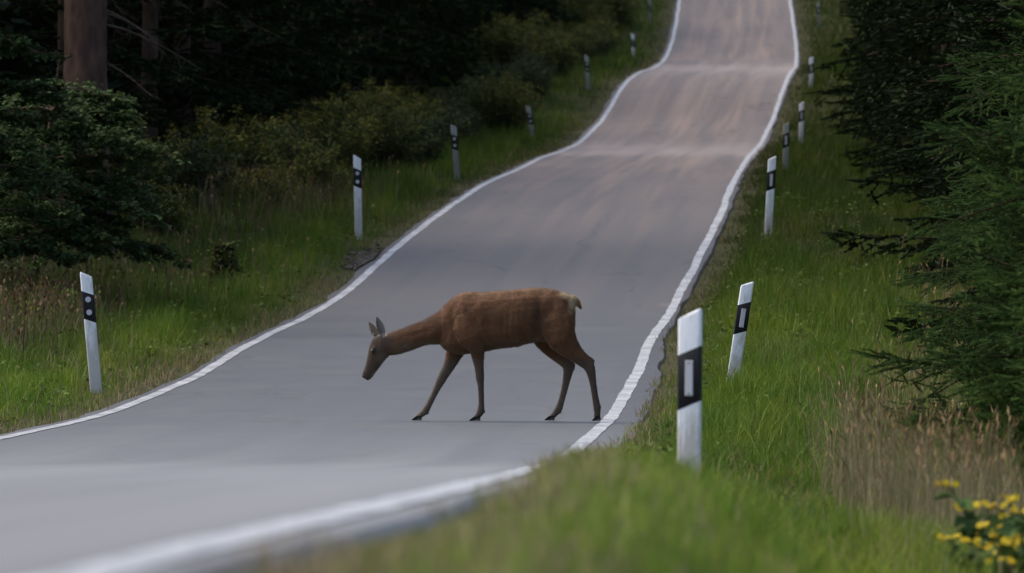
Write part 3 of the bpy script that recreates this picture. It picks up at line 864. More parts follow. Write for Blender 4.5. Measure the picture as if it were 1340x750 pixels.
def spruce_shoots(L_, seed, dens=1.0, droop=0.18):
    """skeleton of one flat spruce branch growing along +x: list of stems and shoots"""
    r = np.random.default_rng(seed)
    def axis(t): return np.stack([L_ * t * (1 - 0.03 * t), 0.04 * L_ * np.sin(3 * t + seed) * t, -droop * L_ * (t ** 1.3) + 0.16 * L_ * np.clip(t - 0.55, 0, 1) ** 1.5], -1)
    ts = np.linspace(0, 1, 9); A = axis(ts)
    stems = [(A[i], A[i+1], 0.012 * L_ * (1 - ts[i]) + 0.002, 0.012 * L_ * (1 - ts[i+1]) + 0.0015) for i in range(8)]
    sh0, sh1, new = [], [], []
    sh0.append(axis(np.array([0.93]))[0]); sh1.append(A[-1] + (A[-1] - A[-2]) / np.linalg.norm(A[-1] - A[-2]) * 0.09); new.append(1.0)
    for tt in np.arange(0.30, 0.93, 0.045): sh0.append(axis(np.array([tt]))[0]); sh1.append(axis(np.array([tt + 0.05]))[0]); new.append(0.0)
    nt_ = int(L_ * 8 * dens) + 4
    for q in range(nt_):
        t = 0.14 + 0.83 * (q + r.random() * 0.7) / nt_
        p = axis(np.array([t]))[0]
        for s in (-1, 1):
            if r.random() < 0.12: continue
            l2 = (0.10 + 0.50 * L_ * (1 - t) ** 0.75 * min(1, 0.35 + t * 2.2)) * r.uniform(0.65, 1.1)
            ang = R(r.uniform(45, 78)) * s
            d2 = np.array([math.cos(ang), math.sin(ang), r.uniform(-0.55, 0.12)]); d2 /= np.linalg.norm(d2)
            m = max(2, int(l2 / 0.085))
            prev = p
            for w in range(1, m + 1):
                f = w / m
                cur = p + d2 * l2 * f + np.array([0.1 * l2 * f * f, 0, -0.14 * l2 * f * f + 0.03 * f * f])
                stems.append((prev, cur, 0.003, 0.002))
                sh0.append(prev); sh1.append(cur); new.append(1.0 if w == m else 0.0)
                if w >= 1 and w < m + (m < 3):
                    for s3 in (-1, 1):
                        if r.random() < 0.25 / max(dens, 0.3): continue
                        l3 = r.uniform(0.05, 0.13) * (1.25 - 0.5 * f) * (1 + 0.6 * (l2 > 0.4))
                        a3 = math.atan2(d2[1], d2[0]) + R(r.uniform(38, 75)) * s3
                        e = cur + np.array([math.cos(a3), math.sin(a3), r.uniform(-0.55, 0.35)]) * l3
                        sh0.append(cur); sh1.append(e); new.append(0.8)
                prev = cur
    return stems, np.array(sh0), np.array(sh1), np.array(new)

def spruce_branch_mesh(name, L_, seed, per_m, nl, nw, dark, tip, droop=0.18, dens=1.0):
    r = np.random.default_rng(seed + 99)
    stems, a, b, nw_ = spruce_shoots(L_, seed, dens, droop)
    g = Geo()
    tubes(g, [s[0] for s in stems], [s[1] for s in stems], [s[2] for s in stems], [s[3] for s in stems], (0.07, 0.045, 0.030), 3)
    f = (nw_ * r.uniform(0.3, 1.0, len(nw_)))[:, None]
    dark = np.array(dark)[None]; tip = np.array(tip)[None]
    c0 = dark * (0.8 + 0.5 * r.random((len(a), 1))); c1 = c0 + (tip - c0) * f * 0.85
    tubes(g, a, a + (b - a) * 0.96, 0.0045, 0.0030, (c0 + c1) * 0.5, 4)
    needles(g, a, b, c0, c1, per_m, nl, nw, r)
    return g.build(name, M['needle'])

DARK, TIP = (0.024, 0.046, 0.013), (0.095, 0.165, 0.040)
NEAR_BR = [spruce_branch_mesh('spruce_branch', l, 40 + q, 760, 0.021, 0.0042, DARK, TIP, dr) for q, (l, dr) in enumerate([(2.0, 0.16), (1.8, 0.24), (1.5, 0.12), (1.2, 0.20), (0.9, 0.1), (2.0, 0.28)])]
BR_L = [2.0, 1.8, 1.5, 1.2, 0.9, 2.0]
BRIGHT_BR = [spruce_branch_mesh('spruce_branch', l, 60 + q, 760, 0.019, 0.0042, (0.030, 0.058, 0.014), (0.115, 0.195, 0.040), dr) for q, (l, dr) in enumerate([(1.4, -0.05), (1.1, -0.10), (0.8, -0.1)])]
BB_L = [1.4, 1.1, 0.8]
MID_BR = [spruce_branch_mesh('spruce_branch', l, 80 + q, 120, 0.045, 0.010, (0.020, 0.036, 0.018), (0.045, 0.075, 0.030), dr, 0.7) for q, (l, dr) in enumerate([(2.4, 0.22), (2.0, 0.14), (1.4, 0.2)])]
MB_L = [2.4, 2.0, 1.4]

def trunk_mesh(name, h, r0, mat, bend=0.0, k=12, seed=0):
    r = np.random.default_rng(seed)
    z = np.concatenate([[-0.3, 0, 0.15, 0.4], np.linspace(0.9, h, 10)])
    rad = r0 * np.clip(1 - z / h, 0, 1.05) ** 0.85 + 0.008
    rad[:3] *= [1.5, 1.35, 1.15]
    P = np.stack([bend * np.sin(z / h * 3) + 0.02 * r.normal(size=len(z)) * r0 * 6, 0.02 * r.normal(size=len(z)) * r0 * 6, z], 1)
    g = Geo(); curve_tube(g, P, rad, (0.1, 0.06, 0.04), k)
    return g.build(name, mat, True)

def spruce(x, d, h, reach, label, meshes, lens, zmin=0.15, zmax=None, whorl=0.32, per=6, seed=0, group=None, top=(-25, 20), name='spruce_tree'):
    """trunk + one object for each branch (sharing a few branch meshes)"""
    r = random.Random(seed)
    root = empty(name, (x, d, float(ground_z(x, d)) - 0.03))
    tag(root, label, 'tree', group)
    obj('trunk', trunk_mesh('trunk', h, 0.012 * h + 0.03, M['bark'], seed=seed), root)
    z = zmin; a0 = r.random() * 6
    while z < min(h - 0.25, zmax or 1e9):
        f = 1 - z / h
        rl = reach * (f ** 0.8) * (0.8 + 0.2 * min(1, z / 0.8))
        n = max(3, int(per * (0.5 + 0.5 * f)))
        for q in range(n):
            a = a0 + q * 2 * math.pi / n + r.uniform(-0.25, 0.25)
            l = max(0.25, rl * r.uniform(0.72, 1.12))
            best = sorted(range(len(lens)), key=lambda i_: abs(lens[i_] - l) + r.random() * 0.35)[0]
            s = l / lens[best]
            pit = R(r.uniform(*top)) - R(16) * (1 - f) - R(8) * (z < 0.5)
            obj('branch', meshes[best], root, (0, 0, z + r.uniform(-.06, .06)), (r.uniform(-.2, .2), pit, a), (s, s * r.uniform(.9, 1.15), s))
        a0 += 0.55; z += whorl * (0.85 + 0.3 * r.random())
    return root

# near right: detailed spruces whose branches hang into the picture
spruce(4.45, 46.5, 9.5, 2.18, 'dark spruce with drooping branches over the dry grass at the right edge', NEAR_BR, BR_L, 0.10, 4.6, 0.22, 8, 11, group='spruces along the right verge')
spruce(3.60, 39.0, 5.2, 1.55, 'young spruce with bright green shoots at the right picture edge', BRIGHT_BR, BB_L, 0.1, 4.2, 0.24, 6, 5, group='spruces along the right verge', top=(-28, 12))
spruce(5.35, 58.0, 12.0, 2.30, 'dark spruce whose branches reach out behind the leaning post, right verge', NEAR_BR, BR_L, 0.4, 5.0, 0.27, 7, 23, group='spruces along the right verge')

# background spruces: trunk and one crown each, three crown meshes shared
def crown_mesh(name, h, reach, z0, seed, per=5, whorl=0.5, gap=0.0):
    r = np.random.default_rng(seed)
    g = Geo(); z = z0; a0 = 0
    sk = [spruce_shoots(l, 300 + seed * 7 + q, 0.34, 0.2) for q, l in enumerate((2.6, 2.0, 1.3))]
    while z < h - 0.2:
        f = 1 - z / h
        n = max(3, int(per * (0.6 + 0.4 * f)))
        for q in range(n):
            if r.random() < gap: continue
            l = max(0.3, reach * f ** 0.75 * r.uniform(0.7, 1.15))
            w = int(np.argmin(np.abs(np.array([2.6, 2.0, 1.3]) - l))); s = l / [2.6, 2.0, 1.3][w]
            stems, a, b, new = sk[w]
            az = a0 + q * 2 * np.pi / n + r.uniform(-.3, .3); pit = R(r.uniform(-18, 16)) - R(14) * (1 - f)
            ca, sa, cp, sp = math.cos(az), math.sin(az), math.cos(pit), math.sin(pit)
            Rm = np.array([[ca*cp, -sa, ca*sp], [sa*cp, ca, sa*sp], [-sp, 0, cp]]) * s
            o = np.array([0, 0, z])
            A = a @ Rm.T + o; B = b @ Rm.T + o
            # each shoot: a ragged pair of crossed blades
            ax = unit(B - A); up = unit(np.cross(ax, r.normal(size=A.shape)))
            wd = 0.028 * r.uniform(0.7, 1.4, (len(A), 1))
            B2 = A + (B - A) * 1.35
            mid = (A + B2) / 2
            up2 = np.cross(ax, up)
            V = np.stack([A, mid + up * wd, B2, mid - up * wd, mid + up2 * wd, mid - up2 * wd], 1).reshape(-1, 3)
            base = np.arange(len(A))[:, None] * 6
            F = np.concatenate([base + np.array([[0, 1, 2, 3]]), base + np.array([[0, 4, 2, 5]])])
            c = np.array([[0.013, 0.021, 0.008]]) + np.array([[0.014, 0.022, 0.006]]) * (new * r.random(len(new)))[:, None]
            c = c * (0.7 + 0.6 * r.random((len(A), 1)))
            g.add(V, F, np.repeat(c, 6, axis=0))
            st = stems[:8]
            tubes(g, np.array([q_[0] for q_ in st]) @ Rm.T + o, np.array([q_[1] for q_ in st]) @ Rm.T + o, [q_[2] for q_ in st], [q_[3] for q_ in st], (0.06, 0.04, 0.03), 3)
        a0 += 0.6; z += whorl * (0.8 + 0.4 * r.random()) * (1 + 0.5 * (z > 5))
    return g.build(name, M['needle'])
CR = [crown_mesh('crown', 15, 2.9, 0.9, 1), crown_mesh('crown', 17, 3.1, 1.8, 2), crown_mesh('crown', 13, 2.6, 0.4, 3)]
CH = [15, 17, 13]
TRK = [trunk_mesh('trunk', h, 0.17, M['bark'], seed=q) for q, h in enumerate(CH)]
def bg_spruce(x, d, kind, yaw, s, label, group):
    root = empty('spruce_tree', (x, d, float(ground_z(x, d)) - 0.05), (0, 0, yaw))
    root.scale = (s, s, s)
    tag(root, label, 'tree', group)
    obj('trunk', TRK[kind], root); obj('crown', CR[kind], root)
    return root
rr = random.Random(5)
def row(side, d0, d1, step, t, jit, label, group):
    d = d0
    while d < d1:
        e = float(edge_r(d)) if side > 0 else float(edge_l(d))
        x = e + side * (t + rr.uniform(-jit, jit))
        bg_spruce(x, d, rr.randrange(3), rr.uniform(0, 6), rr.uniform(0.85, 1.2) if side < 0 else rr.uniform(0.85, 1.02), label, group)
        d += step * rr.uniform(0.75, 1.25)
row(1, 72, 112, 7.0, 4.6, 0.3, 'dark spruce in the right wood edge behind the leaning post', 'spruces of the right wood edge')
row(1, 112, 300, 6.5, 4.3, 0.3, 'dark spruce in the front row of the wood right of the road', 'spruces of the right wood edge')
row(-1, 112, 300, 6.5, 5.6, 0.6, 'dark spruce in the shaded wood edge left of the road', 'spruces of the left wood edge')

# the wood behind, one mass
def forest_mass():
    g = Geo(); r = np.random.default_rng(17)
    V0 = None
    for side in (-1, 1):
        for t in (9.5, 13.5, 18.5):
            d = 62.0 if side > 0 else 92.0
            while d < 330:
                e = float(edge_r(d)) if side > 0 else float(edge_l(d))
                x = e + side * (t + r.uniform(-1.2, 1.2)); z = float(ground_z(x, d))
                h = r.uniform(13, 18)
                tubes(g, [[x, d, z - 0.2]], [[x, d, z + h]], 0.19, 0.02, (0.05, 0.035, 0.026), 6)
                n = 420
                zz = z + 0.8 + (h - 0.9) * r.random(n) ** 1.15
                f = 1 - (zz - z) / h
                rad = 2.9 * f ** 0.8 * np.sqrt(r.random(n)); az = r.random(n) * 2 * np.pi
                c = np.stack([x + rad * np.cos(az), d + rad * np.sin(az), zz - rad * 0.2], 1)
                out = np.stack([np.cos(az), np.sin(az), np.full(n, -0.25)], 1)
                sd = np.stack([-np.sin(az), np.cos(az), r.normal(size=n) * 0.2], 1)
                l = r.uniform(0.35, 0.8, (n, 1)); w = r.uniform(0.15, 0.35, (n, 1))
                V = np.stack([c - out * l * .5, c + sd * w, c + out * l, c - sd * w], 1).reshape(-1, 3)
                g.add(V, np.arange(n * 4).reshape(-1, 4), np.repeat(np.array([[0.018, 0.030, 0.016]]) * r.uniform(.6, 1.4, (n, 1)), 4, axis=0))
                d += r.uniform(3.6, 5.2)
    o = obj('dark_wood', g.build('dark_wood', M['needle']))
    tag(o, 'black shaded mass of spruce wood behind the roadside trees', 'wood', kind='stuff')
forest_mass()

# big reddish trunk with dead twigs, far left
def red_trunk():
    d = 104.0; x = (112 - 670) * d / FPX
    root = empty('tall_spruce', (x, d, float(ground_z(x, d)) - 0.1))
    tag(root, 'thick reddish brown trunk standing behind the leafy tree at far left', 'tree')
    g0 = Geo(); zz = np.linspace(-0.4, 22, 260); nk = 44; aa = np.arange(nk) * 2 * np.pi / nk
    ZZ, AA = np.meshgrid(zz, aa, indexing='ij')
    rad = (0.36 * np.clip(1 - ZZ / 23.0, 0.02, 1.02) ** 0.8 * (1 + 0.35 * np.exp(-np.clip(ZZ, 0, 9) / 0.4)))
    rad = rad + 0.035 * (vnoise(AA * 5.5 + 3, ZZ * 3.2) - 0.5) + 0.02 * (vnoise(AA * 12 + 8, ZZ * 9) - 0.5)
    rad[:, -1] = rad[:, -1] * 0.5 + rad[:, 0] * 0.5
    VT = np.stack([rad * np.cos(AA), rad * np.sin(AA), ZZ], 2).reshape(-1, 3)
    i_ = np.arange(len(zz) - 1)[:, None] * nk + np.arange(nk)[None]; j_ = np.arange(len(zz) - 1)[:, None] * nk + ((np.arange(nk) + 1) % nk)[None]
    g0.add(VT, np.stack([i_, j_, j_ + nk, i_ + nk], 2).reshape(-1, 4), (0.1, 0.06, 0.04))
    obj('trunk', g0.build('trunk', M['redbark'], True), root)
    r = np.random.default_rng(8)
    for q in range(16):
        z = r.uniform(2.6, 6.5); a = r.uniform(-1.0, 1.2)
        l = r.uniform(0.9, 1.7); g = Geo()
        t = np.linspace(0, 1, 6)
        P = np.stack([l * t * math.cos(a) + 0.28 * math.cos(a), l * t * math.sin(a) * 0.6, -0.45 * l * t ** 1.4], 1)
        curve_tube(g, P, 0.016 * (1 - t) + 0.004, (0.07, 0.05, 0.038), 5)
        for w in range(7):
            p = P[1] + (P[-1] - P[1]) * r.random(); e = p + np.array([r.uniform(-.1, .35), r.uniform(-.2, .2), r.uniform(-.28, .02)])
            tubes(g, [p], [e], 0.005, 0.002, (0.06, 0.045, 0.035), 3)
        obj('dead_branch', g.build('dead_branch', M['bark']), root, (0, 0, z))
    c = obj('crown', CR[1], root, (0, 0, 6.0), (0, 0, 1.0), (1.15, 1.15, 1.0))
red_trunk()

# ------------------------------------------------------------------ broadleaved tree and shrubs
def leaves(g, P, size, col, r, flat=0.5):
    """bent four-sided leaves with a raised midrib"""
    n = len(P)
    a = r.random(n) * 2 * np.pi
    d = unit(np.stack([np.cos(a), np.sin(a), r.normal(size=n) * 0.35 - 0.25], 1))
    nn = unit(np.stack([r.normal(size=n) * flat, r.normal(size=n) * flat, np.ones(n)], 1))
    s = unit(np.cross(d, nn)); nn = np.cross(s, d)
    L_ = (size * r.uniform(0.65, 1.25, n))[:, None]
    w = L_ * 0.33
    V = np.stack([P, P + d * L_ * .45 + s * w + nn * L_ * .10, P + d * L_ - nn * L_ * .08, P + d * L_ * .45 - s * w + nn * L_ * .10], 1).reshape(-1, 3)
    F = np.arange(n)[:, None] * 4 + np.array([[0, 1, 2]]); F2 = np.arange(n)[:, None] * 4 + np.array([[0, 2, 3]])
    c = np.asarray(col, float)
    if c.ndim == 1: c = np.tile(c[None], (n, 1))
    c = c * r.uniform(0.6, 1.4, (n, 1))
    g.add(V, np.concatenate([F, F2]), np.repeat(c, 4, axis=0))

def leafy_tree(x, d, h, reach, seed, label, leaf_n, leaf_s, col, name='leafy_tree', z_low=0.7, trunk_r=0.06, group=None, tiers=17):
    r = np.random.default_rng(seed)
    root = empty(name, (x, d, float(ground_z(x, d)) - 0.03))
    tag(root, label, 'tree', group)
    t = np.linspace(0, 1, 10)
    P = np.stack([0.18 * np.sin(3 * t + seed), 0.15 * np.sin(2.3 * t), -0.2 + (h + .2) * t], 1)
    P[:, :2] -= P[0, :2]
    gt = Geo(); curve_tube(gt, P, trunk_r * (1 - t) ** 0.8 + 0.006, (0.05, 0.045, 0.04), 9)
    gl = Geo(); tips = []
    for q in range(tiers):
        z = z_low + (h - z_low - 0.3) * (q / tiers) ** 1.05 + r.uniform(-.1, .1)
        f = 1 - z / h
        p0 = np.array([np.interp(z, P[:, 2], P[:, 0]), np.interp(z, P[:, 2], P[:, 1]), z])
        for w in range(4):
            az = r.uniform(0, 2 * np.pi)
            l = reach * (0.35 + 0.65 * f ** 0.6) * r.uniform(0.65, 1.1)
            tt = np.linspace(0, 1, 6)
            B = p0 + np.stack([l * tt * np.cos(az), l * tt * np.sin(az), 0.28 * l * tt - 0.42 * l * tt ** 2], 1)
            curve_tube(gl, B, 0.016 * (1 - tt) + 0.004, (0.05, 0.045, 0.04), 5)
            for e in range(11):
                u = r.uniform(0.2, 1.0); b0 = p0 + np.array([l*u*np.cos(az), l*u*np.sin(az), 0.28*l*u - 0.42*l*u*u])
                a2 = az + r.uniform(-1.2, 1.2); l2 = r.uniform(0.2, 0.5) * min(1.0, reach)
                b1 = b0 + np.array([l2*np.cos(a2), l2*np.sin(a2), r.uniform(-.16, .08)])
                tubes(gl, [b0], [b1], 0.005, 0.002, (0.05, 0.045, 0.04), 3)
                tips.append((b0, b1))
    A = np.array([q[0] for q in tips]); B = np.array([q[1] for q in tips])
    idx = r.integers(0, len(A), leaf_n); u = r.random((leaf_n, 1)) ** 0.7
    Lp = A[idx] + (B - A)[idx] * u + r.normal(size=(leaf_n, 3)) * np.array([[.035, .035, .022]])
    gc = Geo(); leaves(gc, Lp, leaf_s, col, r, 0.35)
    obj('trunk', gt.build('trunk', M['bark'], True), root)
    obj('limbs', gl.build('limbs', M['bark'], True), root)
    obj('crown', gc.build('crown', M['leaf']), root)
    return root
leafy_tree((50 - 670) * 88 / FPX, 88.0, 3.15, 2.0, 4, 'dark leafy tree overhanging the stained leaning post on the left', 30000, 0.09, (0.056, 0.086, 0.032), z_low=0.80, tiers=20)
leafy_tree((-42 - 670) * 84 / FPX, 84.0, 7.0, 1.55, 14, 'dark leafy tree cut off by the left picture edge', 26000, 0.09, (0.036, 0.060, 0.022), z_low=0.6)
leafy_tree((275 - 670) * 96 / FPX, 96.0, 1.05, 0.22, 6, 'slim knee-high sapling alone in the left grass', 850, 0.075, (0.055, 0.075, 0.020), name='sapling', z_low=0.2, trunk_r=0.012, tiers=9)

def shrub_meshes(seed, n_st, h, spread, leafc, flowc, fl=1.0):
    r = np.random.default_rng(seed)
    gs, gl, gf = Geo(), Geo(), Geo()
    LP, FP = [], []
    for q in range(n_st):
        az = r.random() * 6.28; rad = spread * math.sqrt(r.random())
        b = np.array([rad * .45 * math.cos(az), rad * .45 * math.sin(az), -0.05])
        hh = h * r.uniform(0.55, 1.08) * (1 - 0.35 * (rad / spread) ** 2)
        e = np.array([rad * math.cos(az) + r.normal() * .06, rad * math.sin(az) + r.normal() * .06, hh])
        t = np.linspace(0, 1, 5)[:, None]
        Pq = b + (e - b) * t + np.array([[0, 0, 1]]) * 0.12 * hh * np.sin(np.pi * t)
        curve_tube(gs, Pq, 0.009 * (1 - t[:, 0]) + 0.002, (0.05, 0.05, 0.025), 4)
        m = int(34 * hh)
        u = 0.12 + 0.86 * r.random(m)
        pp = np.stack([np.interp(u, t[:, 0], Pq[:, i_]) for i_ in range(3)], 1) + r.normal(size=(m, 3)) * 0.05
        LP.append(pp)
        if r.random() < fl:
            m = 16
            FP.append(e + r.normal(size=(m, 3)) * np.array([[.06, .06, .035]]) + np.array([[0, 0, -.01]]))
    LP = np.concatenate(LP); leaves(gl, LP, 0.085, leafc, r, 0.6)
    out = [('stems', gs.build('stems', M['bark'])), ('foliage', gl.build('foliage', M['leaf']))]
    if FP:
        FP = np.concatenate(FP); leaves(gf, FP, 0.035, flowc, r, 0.5)
        out.append(('blossom', gf.build('blossom', M['petal'])))
    return out
SHR = [shrub_meshes(1, 90, 1.35, 0.95, (0.062, 0.082, 0.022), (0.18, 0.165, 0.026), 0.6),
       shrub_meshes(2, 80, 1.15, 0.85, (0.050, 0.072, 0.030), (0.13, 0.13, 0.035), 0.2),
       shrub_meshes(3, 100, 1.55, 1.15, (0.070, 0.090, 0.022), (0.20, 0.18, 0.026), 0.8),
       shrub_meshes(4, 60, 0.85, 0.6, (0.062, 0.082, 0.022), (0.25, 0.22, 0.026), 0.9)]
def shrub(px, d, kind, s, yaw, label, group='shrubs of the left thicket', t=None):
    x = (px - 670) * d / FPX
    root = empty('shrub', (x, d, float(ground_z(x, d))), (0, 0, yaw))
    root.scale = (s, s, s)
    tag(root, label, 'shrub', group)
    for nm, me in SHR[kind]: obj(nm, me, root)
for a in [(205, 104, 3, 1.0, .3, 'low shrub with yellow blossom just right of the leafy tree'),
          (245, 112, 1, 1.05, 1.3, 'grey-green shrub between the yellow-flowering shrubs, left thicket'),
          (300, 118, 2, 0.98, 2.0, 'tall olive shrub in the middle of the left thicket'),
          (365, 122, 1, 1.05, .8, 'greyish shrub above the brown dry grass patch'),
          (345, 112, 3, .9, 2.8, 'small yellowish shrub at the front of the left thicket'),
          (430, 128, 2, 1.0, 4.0, 'broad olive shrub behind the clean white post'),
          (405, 117, 0, .8, 4.4, 'half-height shrub left of the clean white post'),
          (505, 134, 0, 1.0, 5.0, 'dim shrub at the right end of the left thicket'),
          (545, 140, 1, 1.0, 5.0, 'dark shrub left of the dim thicket post'),
          (160, 110, 0, 1.1, .7, 'dark shrub half hidden behind the leafy tree'),
          (650, 205, 2, 1.15, .1, 'pale olive shrub on the bank left of the second crest'),
          (700, 212, 0, 1.25, 1.1, 'pale rounded shrub below the black gap in the wood'),
          (742, 214, 2, .95, 2.1, 'yellowish shrub behind the dark shaded post'),
          (690, 194, 1, 1.0, 3.1, 'low green shrub in front of the pale bank shrubs'),
          (620, 186, 1, 1.1, 3.6, 'dark low shrub in the shaded gap above the first crest'),
          (760, 255, 2, 1.2, 3.6, 'faint shrub at the top left of the second crest'),
          (800, 268, 0, 1.2, 3.6, 'faint shrub nearest the farthest left post')]:
    shrub(*a)

dth = 139.0
while dth < 300:
    xx = float(edge_l(dth)) - rr.uniform(2.1, 3.6)
    shrub(670 + xx * FPX / dth, dth, rr.choice([0, 1, 1, 2]), rr.uniform(0.75, 1.1), rr.uniform(0, 6), 'dim shrub in the shaded thicket along the far left verge', 'dim thicket of the far left verge')
    dth += rr.uniform(4.0, 7.0)
# ------------------------------------------------------------------ grasses
HF = 670.0 / FPX
def scatter(n, d0, d1, u0, u1, side, power=1.0, margin=1.2):
    d = d0 + (d1 - d0) * rng.random(n) ** power
    t = u0 + (u1 - u0) * rng.random(n)
    x = edge_r(d) + t if side > 0 else edge_l(d) - t
    keep = np.abs(x) < HF * d + margin
    return x[keep], d[keep], t[keep]

def blades(g, x, d, h, w, col, seg=2, lean=0.45, z=None):
    n = len(x)
    z = ground_z(x, d) - 0.01 if z is None else z
    az = rng.random(n) * 2 * np.pi
    side = np.stack([np.cos(az), np.sin(az), np.zeros(n)], 1)
    la = rng.random(n) * 2 * np.pi
    ln = np.stack([np.cos(la), np.sin(la), np.zeros(n)], 1) * (h * lean * rng.uniform(0.1, 1.2, n))[:, None]
    b = np.stack([x, d, z], 1); up = np.zeros((n, 3)); up[:, 2] = h
    ws = side * (w / 2)[:, None] if np.ndim(w) else side * w / 2
    if seg == 2:
        m = b + up * 0.55 + ln * 0.3
        e = b + up * (1 - 0.25 * lean) + ln
        V = np.stack([b - ws, b + ws, m - ws * 0.8, m + ws * 0.8, e], 1).reshape(-1, 3)
        o = np.arange(n)[:, None] * 5
        g.add(V, np.concatenate([o + np.array([[0, 1, 3]]), o + np.array([[0, 3, 2]]), o + np.array([[2, 3, 4]])]), np.repeat(col, 5, axis=0))
    else:
        e = b + up + ln
        V = np.stack([b - ws, b + ws, e], 1).reshape(-1, 3)
        g.add(V, np.arange(n * 3).reshape(-1, 3), np.repeat(col, 3, axis=0))

GREEN = np.array([0.105, 0.182, 0.018]); LIME = np.array([0.245, 0.275, 0.030]); DEEP = np.array([0.040, 0.095, 0.014]); STRAW = np.array([0.38, 0.30, 0.165]); BROWN = np.array([0.10, 0.070, 0.038])
def grass_col(x, d, t, side):
    n = len(x)
    a = vnoise(x * 0.7 + 3, d * 0.22)[:, None]; b = vnoise(x * 2.3 + 50, d * 0.9)[:, None]; r = rng.random((n, 1))
    c = DEEP + (GREEN - DEEP) * np.clip(a * 0.9 + 0.6 * r, 0, 1.2)
    c = c + (LIME - c) * np.clip((b - 0.45) * 1.3 + (r - 0.6) * 0.7 + 0.35 * sstep(45, 25, d)[:, None] * (side > 0), 0, 0.9)
    dry = np.clip((0.02 if side > 0 else 0.10) + 0.85 * sstep(17, 10, d) * (side > 0) + (vnoise(x * 1.1 + 9, d * 0.35 + 7) - 0.5) * 0.9, 0, 1)[:, None]
    edge = np.exp(-(t / (0.42 if side < 0 else 0.30)) ** 2)[:, None] * 0.6
    pick = rng.random((n, 1)) < np.clip(dry * 0.5 + edge, 0, 0.92)
    tint = STRAW + (BROWN - STRAW) * rng.random((n, 1))
    c = np.where(pick, tint * (0.7 + 0.5 * rng.random((n, 1))), c)
    return c * (0.75 + 0.5 * rng.random((n, 1))) * (1.12 - 0.2 * sstep(34, 46, d)[:, None] if side > 0 else 1.0 - 0.35 * sstep(0.8, 2.6, t)[:, None]) * (1 - (0.58 if side > 0 else 0.34) * sstep(62, 120, d))[:, None]  # last factor puts the wood's shade into the colour of the far grass

def verge(side, name, label):
    g = Geo()
    if side > 0:
        zones = [(95000, 5, 24, 0.0, 3.6, 0.105, 0.0032, 2, 0.9), (135000, 22, 46, 0.0, 4.5, 0.15, 0.0045, 2, 1.0), (125000, 44, 72, 0.0, 5.0, 0.17, 0.0065, 2, 1.0),
                 (100000, 70, 120, 0.0, 5.5, 0.17, 0.011, 1, 1.0), (60000, 118, 200, 0.0, 6.0, 0.18, 0.020, 1, 1.0), (36000, 195, 330, 0.0, 6.0, 0.20, 0.032, 1, 1.0)]
    else:
        zones = [(60000, 46, 78, 0.0, 3.6, 0.16, 0.0070, 2, 1.0), (150000, 74, 125, 0.0, 7.0, 0.18, 0.010, 1, 1.0),
                 (80000, 122, 200, 0.0, 8.0, 0.18, 0.019, 1, 1.0), (44000, 195, 330, 0.0, 8.0, 0.20, 0.032, 1, 1.0)]
    for n, d0, d1, u0, u1, h, w, seg, pw in zones:
        x, d, t = scatter(n, d0, d1, u0 - 0.07, u1, side, pw)
        nearr = sstep(48, 38, d) * (side > 0)
        keep = rng.random(len(x)) < np.clip(0.30 + 0.6 * nearr + t / 0.55 * 0.8 + (vnoise(x * 3, d * 1.2) - .5) * 0.9, 0.12, 1)
        x, d, t, nearr = x[keep], d[keep], t[keep], nearr[keep]
        tuft = 0.55 + 0.9 * sstep(0.35, 0.75, vnoise(x * 4.3 + 70, d * 2.6))
        hh = tuft * h * (0.45 + 0.75 * sstep(0.0, 0.9, t) * (1 - 0.45 * nearr) + 0.16 * nearr * sstep(8, 13, d) * sstep(0.5, 0.2, t)) * rng.uniform(0.55, 1.35, len(x)) * (0.7 + 0.65 * vnoise(x * 1.6, d * 0.8))
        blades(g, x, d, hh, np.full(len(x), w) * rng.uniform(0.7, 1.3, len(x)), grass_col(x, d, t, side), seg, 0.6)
    # broad-leaved weeds in loose rosettes
    x, d, t = scatter(800 if side > 0 else 650, 37 if side > 0 else 52, 115, 0.3, 3.4, side, 1.2)
    m = 9
    px_ = np.repeat(x, m) + rng.normal(size=len(x) * m) * 0.05; pd_ = np.repeat(d, m) + rng.normal(size=len(x) * m) * 0.05
    pz_ = ground_z(px_, pd_) + rng.uniform(0.02, 0.15, len(px_))
    wc = np.repeat(np.array([[0.075, 0.125, 0.026]]) * rng.uniform(0.6, 1.5, (len(x), 1)) + np.array([[0.04, 0.02, 0]]) * rng.random((len(x), 1)), m, axis=0)
    leaves(g, np.stack([px_, pd_, pz_], 1), 0.07, wc * 0.8, rng, 0.7)
    tag(obj(name, g.build(name, M['grass'])), label, 'grass', kind='stuff')
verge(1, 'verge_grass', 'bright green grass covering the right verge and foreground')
verge(-1, 'verge_grass', 'green roadside grass covering the left verge')

